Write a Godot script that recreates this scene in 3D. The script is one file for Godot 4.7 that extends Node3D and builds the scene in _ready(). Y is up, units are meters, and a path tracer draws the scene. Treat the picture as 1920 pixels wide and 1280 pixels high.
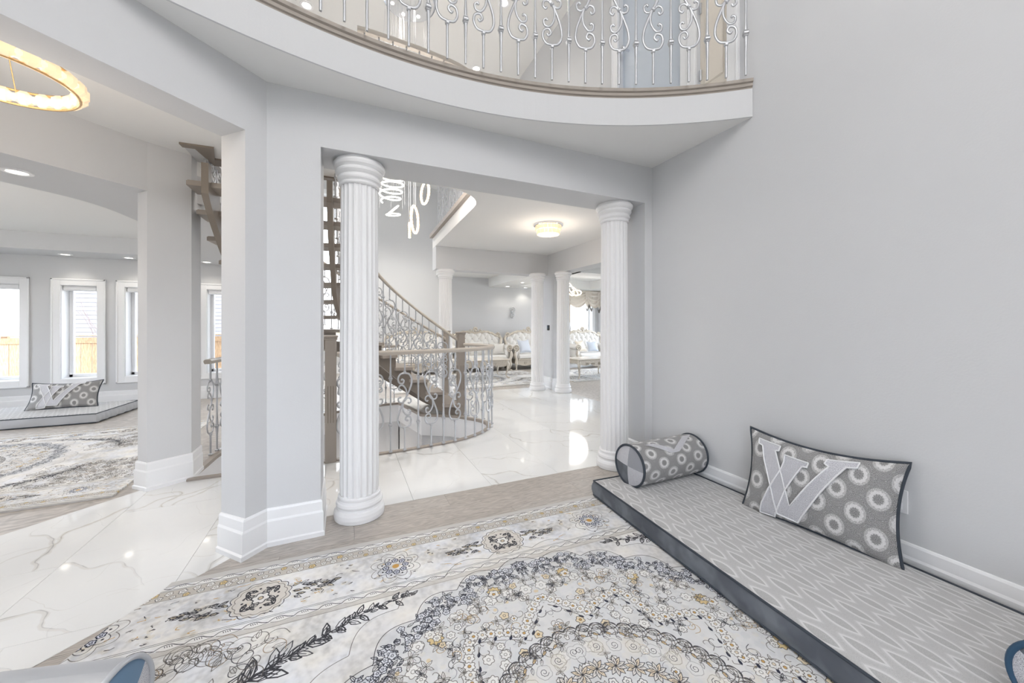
extends Node3D
# ---------------------------------------------------------------- mesh builder
class MB:
	var v := PackedVector3Array()
	var n := PackedVector3Array()
	var u := PackedVector2Array()
	var ix := PackedInt32Array()
	func vert(p: Vector3, nn: Vector3, t := Vector2.ZERO) -> int:
		v.append(p); n.append(nn); u.append(t)
		return v.size() - 1
	func itri(a: int, b: int, c: int) -> void:
		var g := (v[b] - v[a]).cross(v[c] - v[a])
		if g.dot(n[a] + n[b] + n[c]) > 0.0:
			ix.append(a); ix.append(c); ix.append(b)
		else:
			ix.append(a); ix.append(b); ix.append(c)
	func quad(a: Vector3, b: Vector3, c: Vector3, d: Vector3, out: Vector3, ta := Vector2.ZERO, tb := Vector2(1, 0), tc := Vector2(1, 1), td := Vector2(0, 1)) -> void:
		var nn := (b - a).cross(c - a)
		if nn.length_squared() < 1e-16:
			nn = (c - a).cross(d - a)
		nn = nn.normalized()
		if nn.dot(out) < 0.0:
			nn = -nn
		var i := vert(a, nn, ta)
		vert(b, nn, tb); vert(c, nn, tc); vert(d, nn, td)
		itri(i, i + 1, i + 2); itri(i, i + 2, i + 3)
	func tri(a: Vector3, b: Vector3, c: Vector3, out: Vector3) -> void:
		var nn := (b - a).cross(c - a).normalized()
		if nn.dot(out) < 0.0:
			nn = -nn
		var i := vert(a, nn)
		vert(b, nn); vert(c, nn)
		itri(i, i + 1, i + 2)
	func box(c: Vector3, s: Vector3, bv := 0.0, bs := Basis.IDENTITY) -> void:
		var h := s * 0.5
		var b: float = min(bv, min(h.x, min(h.y, h.z)) * 0.9)
		var ax := [Vector3(1, 0, 0), Vector3(0, 1, 0), Vector3(0, 0, 1)]
		for a in 3:
			for sg in [-1.0, 1.0]:
				var nn: Vector3 = ax[a] * sg
				var e1: Vector3 = ax[(a + 1) % 3]
				var e2: Vector3 = ax[(a + 2) % 3]
				var h1: float = h[(a + 1) % 3] - b
				var h2: float = h[(a + 2) % 3] - b
				var o: Vector3 = nn * h[a]
				quad(c + bs * (o - e1 * h1 - e2 * h2), c + bs * (o + e1 * h1 - e2 * h2), c + bs * (o + e1 * h1 + e2 * h2), c + bs * (o - e1 * h1 + e2 * h2), bs * nn, Vector2(-h1, -h2), Vector2(h1, -h2), Vector2(h1, h2), Vector2(-h1, h2))
		if b <= 0.0:
			return
		for a in 3:
			var i1 := (a + 1) % 3
			var i2 := (a + 2) % 3
			for s1 in [-1.0, 1.0]:
				for s2 in [-1.0, 1.0]:
					var pa: Vector3 = ax[i1] * s1 * h[i1] + ax[i2] * s2 * (h[i2] - b)
					var pb: Vector3 = ax[i1] * s1 * (h[i1] - b) + ax[i2] * s2 * h[i2]
					var l: Vector3 = ax[a] * (h[a] - b)
					quad(c + bs * (pa - l), c + bs * (pa + l), c + bs * (pb + l), c + bs * (pb - l), bs * (ax[i1] * s1 + ax[i2] * s2))
		for sx in [-1.0, 1.0]:
			for sy in [-1.0, 1.0]:
				for sz in [-1.0, 1.0]:
					tri(c + bs * Vector3(sx * h.x, sy * (h.y - b), sz * (h.z - b)), c + bs * Vector3(sx * (h.x - b), sy * h.y, sz * (h.z - b)), c + bs * Vector3(sx * (h.x - b), sy * (h.y - b), sz * h.z), bs * Vector3(sx, sy, sz))
	# polygon in plan (x, z) extruded from y0 to y1
	func prism(poly: PackedVector2Array, y0: float, y1: float, uvs := 1.0, uvo := Vector2.ZERO) -> void:
		var t := Geometry2D.triangulate_polygon(poly)
		for k in range(0, t.size(), 3):
			for top in 2:
				var y := y1 if top == 1 else y0
				var nn := Vector3.UP if top == 1 else Vector3.DOWN
				var b := v.size()
				for j in 3:
					var p := poly[t[k + j]]
					vert(Vector3(p.x, y, p.y), nn, p * uvs + uvo)
				itri(b, b + 1, b + 2)
		var cw := Geometry2D.is_polygon_clockwise(poly)
		var run := 0.0
		for k in poly.size():
			var a := poly[k]
			var c := poly[(k + 1) % poly.size()]
			var d := (c - a)
			var o := Vector3(d.y, 0, -d.x)
			if cw:
				o = -o
			var l := d.length()
			quad(Vector3(a.x, y0, a.y), Vector3(c.x, y0, c.y), Vector3(c.x, y1, c.y), Vector3(a.x, y1, a.y), o, Vector2(run, y0), Vector2(run + l, y0), Vector2(run + l, y1), Vector2(run, y1))
			run += l
	func tube(pts: PackedVector3Array, rr, sides := 8, closed := false, flat := 1.0) -> void:
		var m := pts.size()
		if m < 2:
			return
		var base := v.size()
		var up := Vector3.UP
		var t0 := (pts[1] - pts[0]).normalized()
		if abs(t0.dot(up)) > 0.95:
			up = Vector3.RIGHT
		var sd := t0.cross(up).normalized()
		for i in m:
			var a: Vector3 = pts[(i - 1 + m) % m] if (closed or i > 0) else pts[0]
			var c: Vector3 = pts[(i + 1) % m] if (closed or i < m - 1) else pts[m - 1]
			var t := (c - a).normalized()
			sd = (sd - t * sd.dot(t)).normalized()
			var w := t.cross(sd)
			var r: float = rr[i] if (rr is Array or rr is PackedFloat32Array) else rr
			for k in sides:
				var an := TAU * (k + 0.5) / sides
				var dn := sd * cos(an) + w * sin(an) * flat
				vert(pts[i] + dn * r, (sd * cos(an) * flat + w * sin(an)).normalized(), Vector2(float(k) / sides, float(i) / m))
		var segs := m if closed else m - 1
		for i in segs:
			for k in sides:
				var p := base + i * sides + k
				var q := base + i * sides + (k + 1) % sides
				var p2 := base + ((i + 1) % m) * sides + k
				var q2 := base + ((i + 1) % m) * sides + (k + 1) % sides
				itri(p, q, q2); itri(p, q2, p2)
		if not closed:
			for e in 2:
				var o: int = base + (0 if e == 0 else (m - 1) * sides)
				var ce: Vector3 = pts[0] if e == 0 else pts[m - 1]
				var nn: Vector3 = (pts[0] - pts[1]).normalized() if e == 0 else (pts[m - 1] - pts[m - 2]).normalized()
				var b := vert(ce, nn)
				for k in sides:
					vert(v[o + k], nn)
				for k in sides:
					itri(b, b + 1 + k, b + 1 + (k + 1) % sides)
	# profile (side, up) swept along a path, kept upright
	func sweep(pts: PackedVector3Array, prof: PackedVector2Array, closed := false, caps := true) -> void:
		var m := pts.size()
		var rows := []
		var cen := Vector2.ZERO
		for q in prof:
			cen += q / prof.size()
		for i in m:
			var a: Vector3 = pts[(i - 1 + m) % m] if (closed or i > 0) else pts[0]
			var c: Vector3 = pts[(i + 1) % m] if (closed or i < m - 1) else pts[m - 1]
			var t := (c - a); t.y = 0.0
			t = t.normalized()
			var sd := Vector3(-t.z, 0, t.x)
			var k := 1.0
			if i > 0 and i < m - 1:
				var t1 := (pts[i] - pts[i - 1]); t1.y = 0.0
				k = 1.0 / max(0.4, t1.normalized().dot(t))
			var row := PackedVector3Array()
			for q in prof:
				row.append(pts[i] + sd * q.x * k + Vector3.UP * q.y)
			rows.append(row)
		var segs := m if closed else m - 1
		for i in segs:
			var r0: PackedVector3Array = rows[i]
			var r1: PackedVector3Array = rows[(i + 1) % m]
			var cc := (r0[0] + r1[0]) * 0.0
			for q in r0:
				cc += q / (2.0 * prof.size())
			for q in r1:
				cc += q / (2.0 * prof.size())
			for k in prof.size():
				var k2 := (k + 1) % prof.size()
				var e := prof[k2] - prof[k]
				var on := Vector2(e.y, -e.x)
				var sdv := (r0[k] - r0[k2])
				var t := (pts[(i + 1) % m] - pts[i]); t.y = 0.0
				t = t.normalized()
				var sd := Vector3(-t.z, 0, t.x)
				if not Geometry2D.is_polygon_clockwise(prof):
					pass
				else:
					on = -on
				quad(r0[k], r0[k2], r1[k2], r1[k], sd * on.x + Vector3.UP * on.y)
		if caps and not closed:
			var tr := Geometry2D.triangulate_polygon(prof)
			for e in 2:
				var r: PackedVector3Array = rows[0] if e == 0 else rows[m - 1]
				var nn: Vector3 = (pts[0] - pts[1]) if e == 0 else (pts[m - 1] - pts[m - 2])
				for k in range(0, tr.size(), 3):
					tri(r[tr[k]], r[tr[k + 1]], r[tr[k + 2]], nn)
	func lathe(prof: PackedVector2Array, segs := 32, c := Vector3.ZERO, flutes := 0, fd := 0.0) -> void:
		for k in prof.size() - 1:
			var a := prof[k]
			var b := prof[k + 1]
			var e := b - a
			var pn := Vector2(e.y, -e.x).normalized()
			var base := v.size()
			for i in segs + 1:
				var an := TAU * i / segs
				var d := Vector3(cos(an), 0, sin(an))
				var f := 0.0
				var nn := (d * pn.x + Vector3.UP * pn.y)
				if flutes > 0:
					var ph: float = fposmod(an * flutes / TAU, 1.0) - 0.5
					if abs(ph) < 0.38:
						f = fd * sqrt(max(0.0, 1.0 - (ph / 0.38) * (ph / 0.38)))
						nn = (nn + Vector3(-sin(an), 0, cos(an)) * (-ph / 0.38) * 0.8).normalized()
				vert(c + d * (a.x - f) + Vector3.UP * a.y, nn, Vector2(float(i) / segs, a.y))
				vert(c + d * (b.x - f) + Vector3.UP * b.y, nn, Vector2(float(i) / segs, b.y))
			for i in segs:
				var p := base + i * 2
				if a.x > 1e-5:
					itri(p, p + 1, p + 2)
				if b.x > 1e-5:
					itri(p + 1, p + 3, p + 2)
	func ball(c: Vector3, r: Vector3, seg := 10, rings := 6) -> void:
		var base := v.size()
		for j in rings + 1:
			var t := PI * j / rings
			for i in seg + 1:
				var an := TAU * i / seg
				var d := Vector3(sin(t) * cos(an), cos(t), sin(t) * sin(an))
				vert(c + d * r, (d / r).normalized(), Vector2(float(i) / seg, float(j) / rings))
		for j in rings:
			for i in seg:
				var p := base + j * (seg + 1) + i
				itri(p, p + 1, p + seg + 1)
				itri(p + 1, p + seg + 2, p + seg + 1)
	# grid of points (rows of equal length), smooth normals facing 'out'
	func grid(rows: Array, out: Vector3, uvrows = null) -> void:
		var nv := rows.size()
		var nu: int = rows[0].size()
		var base := v.size()
		for j in nv:
			for i in nu:
				var du: Vector3 = rows[j][min(i + 1, nu - 1)] - rows[j][max(i - 1, 0)]
				var dv: Vector3 = rows[min(j + 1, nv - 1)][i] - rows[max(j - 1, 0)][i]
				var nn := du.cross(dv)
				if nn.length_squared() < 1e-18:
					nn = out
				nn = nn.normalized()
				if nn.dot(out) < -0.0001:
					nn = -nn
				var t: Vector2 = uvrows[j][i] if uvrows != null else Vector2(float(i) / (nu - 1), float(j) / (nv - 1))
				vert(rows[j][i], nn, t)
		for j in nv - 1:
			for i in nu - 1:
				var p := base + j * nu + i
				itri(p, p + 1, p + nu + 1)
				itri(p, p + nu + 1, p + nu)
	func mesh() -> ArrayMesh:
		var m := ArrayMesh.new()
		var a := []
		a.resize(Mesh.ARRAY_MAX)
		a[Mesh.ARRAY_VERTEX] = v
		a[Mesh.ARRAY_NORMAL] = n
		a[Mesh.ARRAY_TEX_UV] = u
		a[Mesh.ARRAY_INDEX] = ix
		m.add_surface_from_arrays(Mesh.PRIMITIVE_TRIANGLES, a)
		return m
# ---------------------------------------------------------------- painter for computed textures
class Cv:
	var w: int
	var h: int
	var d: PackedByteArray
	func _init(ww: int, hh: int, c: Color) -> void:
		w = ww; h = hh
		var im := Image.create(w, h, false, Image.FORMAT_RGB8)
		im.fill(c)
		d = im.get_data()
	func px(x: int, y: int, c: Color, a := 1.0) -> void:
		if x < 0 or y < 0 or x >= w or y >= h:
			return
		var o := (y * w + x) * 3
		d[o] = int(lerpf(d[o], c.r8, a))
		d[o + 1] = int(lerpf(d[o + 1], c.g8, a))
		d[o + 2] = int(lerpf(d[o + 2], c.b8, a))
	func disc(cx: float, cy: float, r: float, c: Color, a := 1.0) -> void:
		for y in range(int(floor(cy - r)), int(ceil(cy + r)) + 1):
			for x in range(int(floor(cx - r)), int(ceil(cx + r)) + 1):
				var q := Vector2(x - cx, y - cy).length()
				var k: float = clamp(r - q + 0.5, 0.0, 1.0)
				if k > 0.0:
					px(x, y, c, a * k)
	func line(a: Vector2, b: Vector2, wd: float, c: Color, al := 1.0) -> void:
		var l := a.distance_to(b)
		var st: int = max(1, int(ceil(l / max(0.7, wd * 0.5))))
		for k in st + 1:
			var p := a.lerp(b, float(k) / st)
			disc(p.x, p.y, wd * 0.5, c, al)
	func curve(p: PackedVector2Array, wd: float, c: Color, al := 1.0) -> void:
		for k in p.size() - 1:
			line(p[k], p[k + 1], wd, c, al)
	func fillpoly(p: PackedVector2Array, c: Color, al := 1.0) -> void:
		var y0 := INF
		var y1 := -INF
		for q in p:
			y0 = min(y0, q.y); y1 = max(y1, q.y)
		for y in range(max(0, int(y0)), min(h - 1, int(y1)) + 1):
			var xs := []
			for k in p.size():
				var a := p[k]
				var b := p[(k + 1) % p.size()]
				if (a.y <= y and b.y > y) or (b.y <= y and a.y > y):
					xs.append(a.x + (y - a.y) / (b.y - a.y) * (b.x - a.x))
			xs.sort()
			for k in range(0, xs.size() - 1, 2):
				for x in range(int(ceil(xs[k])), int(floor(xs[k + 1])) + 1):
					px(x, y, c, al)
	func tex() -> ImageTexture:
		var im := Image.create_from_data(w, h, false, Image.FORMAT_RGB8, d)
		im.generate_mipmaps()
		return ImageTexture.create_from_image(im)
# ---------------------------------------------------------------- scene helpers
var taken := {}
var rng := RandomNumberGenerator.new()
var M := {}
func numbered(called: String, key := "") -> String:
	var k := key + "/" + called
	var c: int = taken.get(k, 0)
	taken[k] = c + 1
	return called if c == 0 else "%s_%03d" % [called, c]
func tag(o: Node, label := "", category := "", group := "", kind := "") -> Node:
	if label != "": o.set_meta("label", label)
	if category != "": o.set_meta("category", category)
	if group != "": o.set_meta("group", group)
	if kind != "": o.set_meta("kind", kind)
	return o
func add(o: Node3D, called: String, parent: Node = self) -> Node3D:
	o.name = numbered(called, "" if parent == self else str(parent.get_instance_id()))
	parent.add_child(o, true)
	return o
func put(mesh: Mesh, called: String, mat: Material, parent: Node = self, at := Vector3.ZERO) -> MeshInstance3D:
	var o := MeshInstance3D.new()
	o.mesh = mesh
	if mat != null:
		o.material_override = mat
	o.position = at
	add(o, called, parent)
	return o
func thing(called: String, label: String, category: String, at := Vector3.ZERO, group := "", turn := 0.0) -> Node3D:
	var o := Node3D.new()
	add(o, called)
	o.position = at
	o.rotation.y = turn
	tag(o, label, category, group)
	return o
func struct_node(called: String, label := "", category := "") -> Node3D:
	var o := Node3D.new()
	add(o, called)
	tag(o, label, category, "", "structure")
	return o
func struct_mesh(mb: MB, called: String, mat: Material, label := "", category := "") -> MeshInstance3D:
	var o := put(mb.mesh(), called, mat)
	tag(o, label, category, "", "structure")
	return o
func mat(c: Color, rough := 0.6, metal := 0.0) -> StandardMaterial3D:
	var m := StandardMaterial3D.new()
	m.albedo_color = c
	m.roughness = rough
	m.metallic = metal
	return m
func glow(c: Color, e: float) -> StandardMaterial3D:
	var m := mat(c, 0.4)
	m.emission_enabled = true
	m.emission = c
	m.emission_energy_multiplier = e
	return m
func ramp(cols: Array, offs: Array) -> Gradient:
	var g := Gradient.new()
	g.offsets = PackedFloat32Array(offs)
	g.colors = PackedColorArray(cols)
	return g
func noise_tex(freq: float, g: Gradient, size := 512, seedv := 1, oct := 4, normal := false) -> NoiseTexture2D:
	var f := FastNoiseLite.new()
	f.seed = seedv
	f.frequency = freq
	f.fractal_octaves = oct
	var t := NoiseTexture2D.new()
	t.width = size; t.height = size
	t.seamless = true
	t.noise = f
	if normal:
		t.as_normal_map = true
		t.bump_strength = 4.0
	elif g != null:
		t.color_ramp = g
	return t
func P2(a: Array) -> PackedVector2Array:
	var r := PackedVector2Array()
	for i in range(0, a.size(), 2):
		r.append(Vector2(a[i], a[i + 1]))
	return r
func smooth(p: PackedVector2Array, sub := 6, closed := false) -> PackedVector2Array:
	var r := PackedVector2Array()
	var m := p.size()
	var segs := m if closed else m - 1
	for i in segs:
		var a: Vector2 = p[(i - 1 + m) % m] if (closed or i > 0) else p[0] * 2.0 - p[1]
		var b := p[i]
		var c: Vector2 = p[(i + 1) % m]
		var e: Vector2 = p[(i + 2) % m] if (closed or i < m - 2) else c * 2.0 - b
		for k in sub:
			r.append(b.cubic_interpolate(c, a, e, float(k) / sub))
	if not closed:
		r.append(p[m - 1])
	return r
func lift(p: PackedVector2Array, y: float) -> PackedVector3Array:
	var r := PackedVector3Array()
	for q in p:
		r.append(Vector3(q.x, y, q.y))
	return r
func path_len(p: PackedVector3Array) -> float:
	var l := 0.0
	for k in p.size() - 1:
		l += p[k].distance_to(p[k + 1])
	return l
func path_at(p: PackedVector3Array, s: float) -> Array:
	for k in p.size() - 1:
		var l := p[k].distance_to(p[k + 1])
		if s <= l or k == p.size() - 2:
			return [p[k].lerp(p[k + 1], clamp(s / max(l, 1e-6), 0.0, 1.0)), (p[k + 1] - p[k]).normalized()]
		s -= l
	return [p[0], Vector3.RIGHT]
func offset_path(p: PackedVector2Array, o: float) -> PackedVector2Array:
	var r := PackedVector2Array()
	for i in p.size():
		var t: Vector2 = (p[min(i + 1, p.size() - 1)] - p[max(i - 1, 0)]).normalized()
		r.append(p[i] + Vector2(-t.y, t.x) * o)
	return r
func arc2(c: Vector2, r: float, a0: float, a1: float, n: int) -> PackedVector2Array:
	var q := PackedVector2Array()
	for k in n + 1:
		var a := deg_to_rad(lerpf(a0, a1, float(k) / n))
		q.append(c + Vector2(cos(a), sin(a)) * r)
	return q
# ---------------------------------------------------------------- plan of the house (x right, z towards the viewer)
const CEIL := 2.83
const UP_FLOOR := 3.08
const TOP := 5.45
const RX := 2.65
var VOID: PackedVector2Array      # hole of the stairwell in the main floor
var UVOID: PackedVector2Array     # edge of the upper floor round the stairwell
var ARC: PackedVector2Array       # balcony edge over the sitting room
func _ready() -> void:
	rng.seed = 7
	setup_camera()
	setup_light()
	make_materials()
	plan()
	build_floor()
	build_walls()
	build_ceilings()
	build_baseboards()
	build_windows_doors()
	build_outside()
	build_columns()
	build_stairs()
	build_railings()
	build_lamps()
	build_rug()
	build_bedding()
	build_bay_room()
	build_living_room()
	build_small()
func setup_camera() -> void:
	var cam := Camera3D.new()
	cam.name = "camera"
	var nr := 0.05
	cam.set_frustum(nr * 1280.0 / 700.0, Vector2(0, -nr * 32.0 / 700.0), nr, 200.0)
	cam.position = Vector3(0, 1.35, 0)
	cam.rotation.y = -deg_to_rad(24.0)
	add_child(cam)
	cam.current = true
func setup_light() -> void:
	var we := WorldEnvironment.new()
	we.name = "world_environment"
	var e := Environment.new()
	var sm := ProceduralSkyMaterial.new()
	sm.sky_top_color = Color(0.9, 0.945, 1.0)
	sm.sky_horizon_color = Color(0.97, 0.98, 1.0)
	sm.ground_bottom_color = Color(0.62, 0.61, 0.6)
	sm.ground_horizon_color = Color(0.75, 0.75, 0.75)
	sm.sky_energy_multiplier = 2.3
	sm.ground_energy_multiplier = 1.6
	var sk := Sky.new()
	sk.sky_material = sm
	e.background_mode = Environment.BG_SKY
	e.sky = sk
	e.tonemap_mode = Environment.TONE_MAPPER_LINEAR
	e.tonemap_exposure = 1.3
	e.sdfgi_enabled = true
	e.ssao_enabled = true
	e.ssil_enabled = true
	we.environment = e
	add_child(we)
func make_materials() -> void:
	M.wall = mat(Color8(214, 215, 217), 0.75)
	M.ceil = mat(Color8(238, 238, 237), 0.85)
	M.trim = mat(Color8(243, 244, 246), 0.4)
	M.column = mat(Color8(240, 240, 241), 0.45)
	M.taupe = mat(Color8(163, 154, 145), 0.45)
	M.rail = mat(Color8(190, 182, 172), 0.4)
	M.taupe_d = mat(Color8(138, 128, 118), 0.45)
	M.iron = mat(Color8(196, 198, 202), 0.32, 0.55)
	M.dark = mat(Color8(30, 31, 34), 0.5)
	M.chrome = mat(Color8(225, 228, 235), 0.08, 1.0)
	M.white_plastic = mat(Color8(240, 241, 243), 0.35)
	M.glass = mat(Color(0.97, 0.99, 1.0, 0.06), 0.0)
	M.glass.transparency = BaseMaterial3D.TRANSPARENCY_ALPHA
	# light wall plaster tooth
	M.wall.normal_enabled = true
	M.wall.normal_texture = noise_tex(0.09, null, 256, 5, 3, true)
	M.wall.normal_scale = 0.05
	M.wall.uv1_triplanar = true
	M.wall.uv1_world_triplanar = true
	M.wall.uv1_scale = Vector3.ONE * 3.0
	make_marble()
	make_wood()
func make_marble() -> void:
	var c := Cv.new(1400, 1400, Color8(240, 241, 241))
	var f := FastNoiseLite.new()
	f.seed = 3; f.frequency = 0.004; f.fractal_octaves = 4
	var im := f.get_image(350, 350, false, false, true)
	im.resize(1400, 1400, Image.INTERPOLATE_CUBIC)
	var nd := im.get_data()
	var d := c.d
	for i in 1400 * 1400:
		var k := (nd[i] - 128) / 30
		d[i * 3] = clampi(239 + k, 0, 250)
		d[i * 3 + 1] = clampi(240 + k, 0, 250)
		d[i * 3 + 2] = clampi(240 + k, 0, 250)
	c.d = d
	var g := RandomNumberGenerator.new()
	g.seed = 21
	var ang := FastNoiseLite.new()
	ang.seed = 9; ang.frequency = 0.006; ang.fractal_octaves = 4
	for k in 46:
		var p := Vector2(g.randf() * 1400.0, g.randf() * 1400.0)
		var a0 := -0.55 + g.randf_range(-0.5, 0.5)
		if g.randf() < 0.25:
			a0 += 1.4
		var big := k < 15
		var len := g.randf_range(250, 900) if big else g.randf_range(120, 420)
		var wd := g.randf_range(2.2, 4.2) if big else g.randf_range(1.0, 1.8)
		var tone := Color8(168, 160, 148) if g.randf() < 0.6 else Color8(158, 160, 164)
		var s := 0.0
		while s < len:
			var a := a0 + ang.get_noise_2d(p.x + k * 57.0, p.y) * 2.2
			p += Vector2(cos(a), sin(a)) * 2.0
			s += 2.0
			var e := sin(PI * s / len)
			var wn: float = wd * e * (0.6 + 0.6 * absf(ang.get_noise_2d(s * 3.0, k * 31.0)) * 2.0)
			c.disc(fposmod(p.x, 1400.0), fposmod(p.y, 1400.0), max(0.5, wn * 0.5), tone, 0.48 if big else 0.34)
			if big:
				c.disc(fposmod(p.x, 1400.0), fposmod(p.y + 4.0, 1400.0), wn * 2.2 + 1.0, Color8(212, 208, 200), 0.07)
			if g.randf() < 0.006:
				a0 += g.randf_range(-0.8, 0.8)
	M.marble = mat(Color.WHITE, 0.06)
	M.marble.albedo_texture = c.tex()
	M.marble.metallic_specular = 0.7
func make_wood() -> void:
	var w := 1024
	var h := 256
	var c := Cv.new(w, h, Color8(160, 151, 143))
	var f := FastNoiseLite.new()
	f.seed = 12; f.frequency = 0.02; f.fractal_octaves = 3
	for y in h:
		for x in w:
			var warp := f.get_noise_2d(x * 0.25, y * 0.9) * 26.0
			var ring := sin((y + warp) * 0.42 + f.get_noise_2d(x * 0.08, 400.0) * 9.0)
			var grain := f.get_noise_2d(x * 0.5, y * 14.0)
			var k := ring * 0.035 + grain * 0.11
			c.px(x, y, Color(0.715 + k, 0.69 + k * 0.97, 0.665 + k * 0.94))
	M.wood_tex = c.tex()
	M.wood = []
	for k in 4:
		var m := mat(Color(0.97 + 0.02 * k, 0.965 + 0.02 * k, 0.96 + 0.022 * k).clamp(), 0.42)
		m.albedo_texture = M.wood_tex
		M.wood.append(m)
func plan() -> void:
	VOID = P2([-1.25, -4.1, 0.3, -4.11])
	VOID.append_array(smooth(P2([0.6, -4.125, 0.88, -4.16, 1.147, -4.21, 1.29, -4.26, 1.43, -4.335, 1.575, -4.445, 1.7, -4.6, 1.745, -4.77, 1.715, -4.95, 1.6, -5.14, 1.41, -5.386, 1.03, -5.63]), 3))
	VOID.append_array(arc2(Vector2(0.9, -4.5), 2.12, 268, 180, 16))
	UVOID = P2([-1.235, -3.9, -1.083, -3.893, -1.09, -4.2, 0.0, -4.2, 0.06, -3.97, 0.95, -3.97])
	UVOID.append_array(arc2(Vector2(0.95, -4.5), 0.53, 90, 0, 8))
	UVOID.append_array(P2([1.55, -7.3]))
	# the balcony edge: part of a circle round the sitting room
	ARC = arc2(Vector2(0.58, 0.774), 3.258, -50.5, -124.0, 48)
func clipped(a: PackedVector2Array, b: PackedVector2Array) -> Array:
	return Geometry2D.intersect_polygons(a, b)
func build_floor() -> void:
	var fl := struct_node("floor", "floor of glossy white marble tiles and grey oak planks", "floor")
	# screed under the finish, open at the stairwell
	var mb := MB.new()
	for r in [P2([-6.4, 2.4, -6.4, -8.7, 0.2, -8.7, 0.2, 2.4]), P2([0.2, 2.4, 0.2, -8.7, 8.6, -8.7, 8.6, 2.4])]:
		for q in Geometry2D.clip_polygons(r, VOID):
			mb.prism(q, -0.3, -0.016)
	mb.prism(P2([-1.5, -8.7, 8.6, -8.7, 8.6, -11.4, -1.5, -11.4]), -0.3, -0.016)
	put(mb.mesh(), "slab_edge", M.trim, fl)
	var marble := P2([-0.31, -2.93, 4.05, -2.93, 4.05, -7.15, -1.25, -7.15, -1.25, -4.28, -6.3, 0.78, -6.3, 2.3, -5.5, 2.3])
	for i in range(-9, 6):
		for j in range(-5, 2):
			var x0 := 1.12 + i * 0.645
			var z0 := -2.93 + j * 1.29 - (0.645 if i % 2 == 0 else 0.0)
			var t := P2([x0 + 0.001, z0 + 0.001, x0 + 0.644, z0 + 0.001, x0 + 0.644, z0 + 1.289, x0 + 0.001, z0 + 1.289])
			var off := Vector2(rng.randf(), rng.randf())
			for q in clipped(t, marble):
				for q2 in Geometry2D.clip_polygons(q, VOID):
					if Geometry2D.is_polygon_clockwise(q2) and q2.size() > 40:
						continue
					var tb := MB.new()
					tb.prism(q2, -0.016, 0.0, 0.36, off)
					put(tb.mesh(), "tile", M.marble, fl)
	# grey oak planks of the sitting room, laid along the column wall
	var room := P2([-0.31, -2.93, RX + 0.02, -2.93, RX + 0.02, -1.75, -1.49, -1.75])
	for r in 6:
		var z0 := -2.93 + r * 0.197
		var x0 := -2.2 + fposmod(r * 0.77, 1.3)
		var k := 0
		while x0 < RX + 0.1:
			var l := 1.35 + 0.35 * fposmod(r * 0.37 + k * 0.61, 1.0)
			for q in clipped(P2([x0 + 0.0008, z0 + 0.0008, x0 + l - 0.0008, z0 + 0.0008, x0 + l - 0.0008, z0 + 0.1962, x0 + 0.0008, z0 + 0.1962]), room):
				var tb := MB.new()
				tb.prism(q, -0.016, 0.0, 1.0)
				for n in tb.u.size():
					tb.u[n] = Vector2(tb.u[n].x * 0.62 + r * 0.37 + k * 0.23, (tb.u[n].y - z0) / 0.2 * 0.5 + 0.29 * (r + k))
				put(tb.mesh(), "plank", M.wood[(r * 3 + k * 2) % 4], fl)
			x0 += l
			k += 1
	var rest := MB.new()
	rest.prism(P2([-1.49, -1.75, RX + 0.02, -1.75, RX + 0.02, 2.3, -5.5, 2.3]), -0.016, -0.001, 0.6)
	put(rest.mesh(), "plank_field", M.wood[1], fl)
	var bay := MB.new()
	bay.prism(P2([-1.25, -4.28, -1.25, -8.6, -6.3, -8.6, -6.3, 0.78]), -0.016, -0.001, 0.6)
	put(bay.mesh(), "plank_field", M.wood[2], fl)
	var liv := MB.new()
	liv.prism(P2([4.05, -7.15, -1.25, -7.15, -1.25, -11.3, 8.5, -11.3, 8.5, -2.0, 4.05, -2.0]), -0.016, -0.001, 0.6)
	put(liv.mesh(), "plank_field", M.wood[2], fl)
func wall_run(mb: MB, a: Vector2, b: Vector2, th: float, y0: float, y1: float, ops := []) -> void:
	var t := (b - a).normalized()
	var nn := Vector2(-t.y, t.x) * th
	var l := a.distance_to(b)
	var s := 0.0
	for o in ops + [[l, l, y0, y1]]:
		if o[0] - s > 0.001:
			mb.prism(PackedVector2Array([a + t * s, a + t * o[0], a + t * o[0] + nn, a + t * s + nn]), y0, y1)
		if o[1] > o[0]:
			var q := PackedVector2Array([a + t * o[0], a + t * o[1], a + t * o[1] + nn, a + t * o[0] + nn])
			if o[2] > y0 + 0.001:
				mb.prism(q, y0, o[2])
			if o[3] < y1 - 0.001:
				mb.prism(q, o[3], y1)
		s = o[1]
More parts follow.
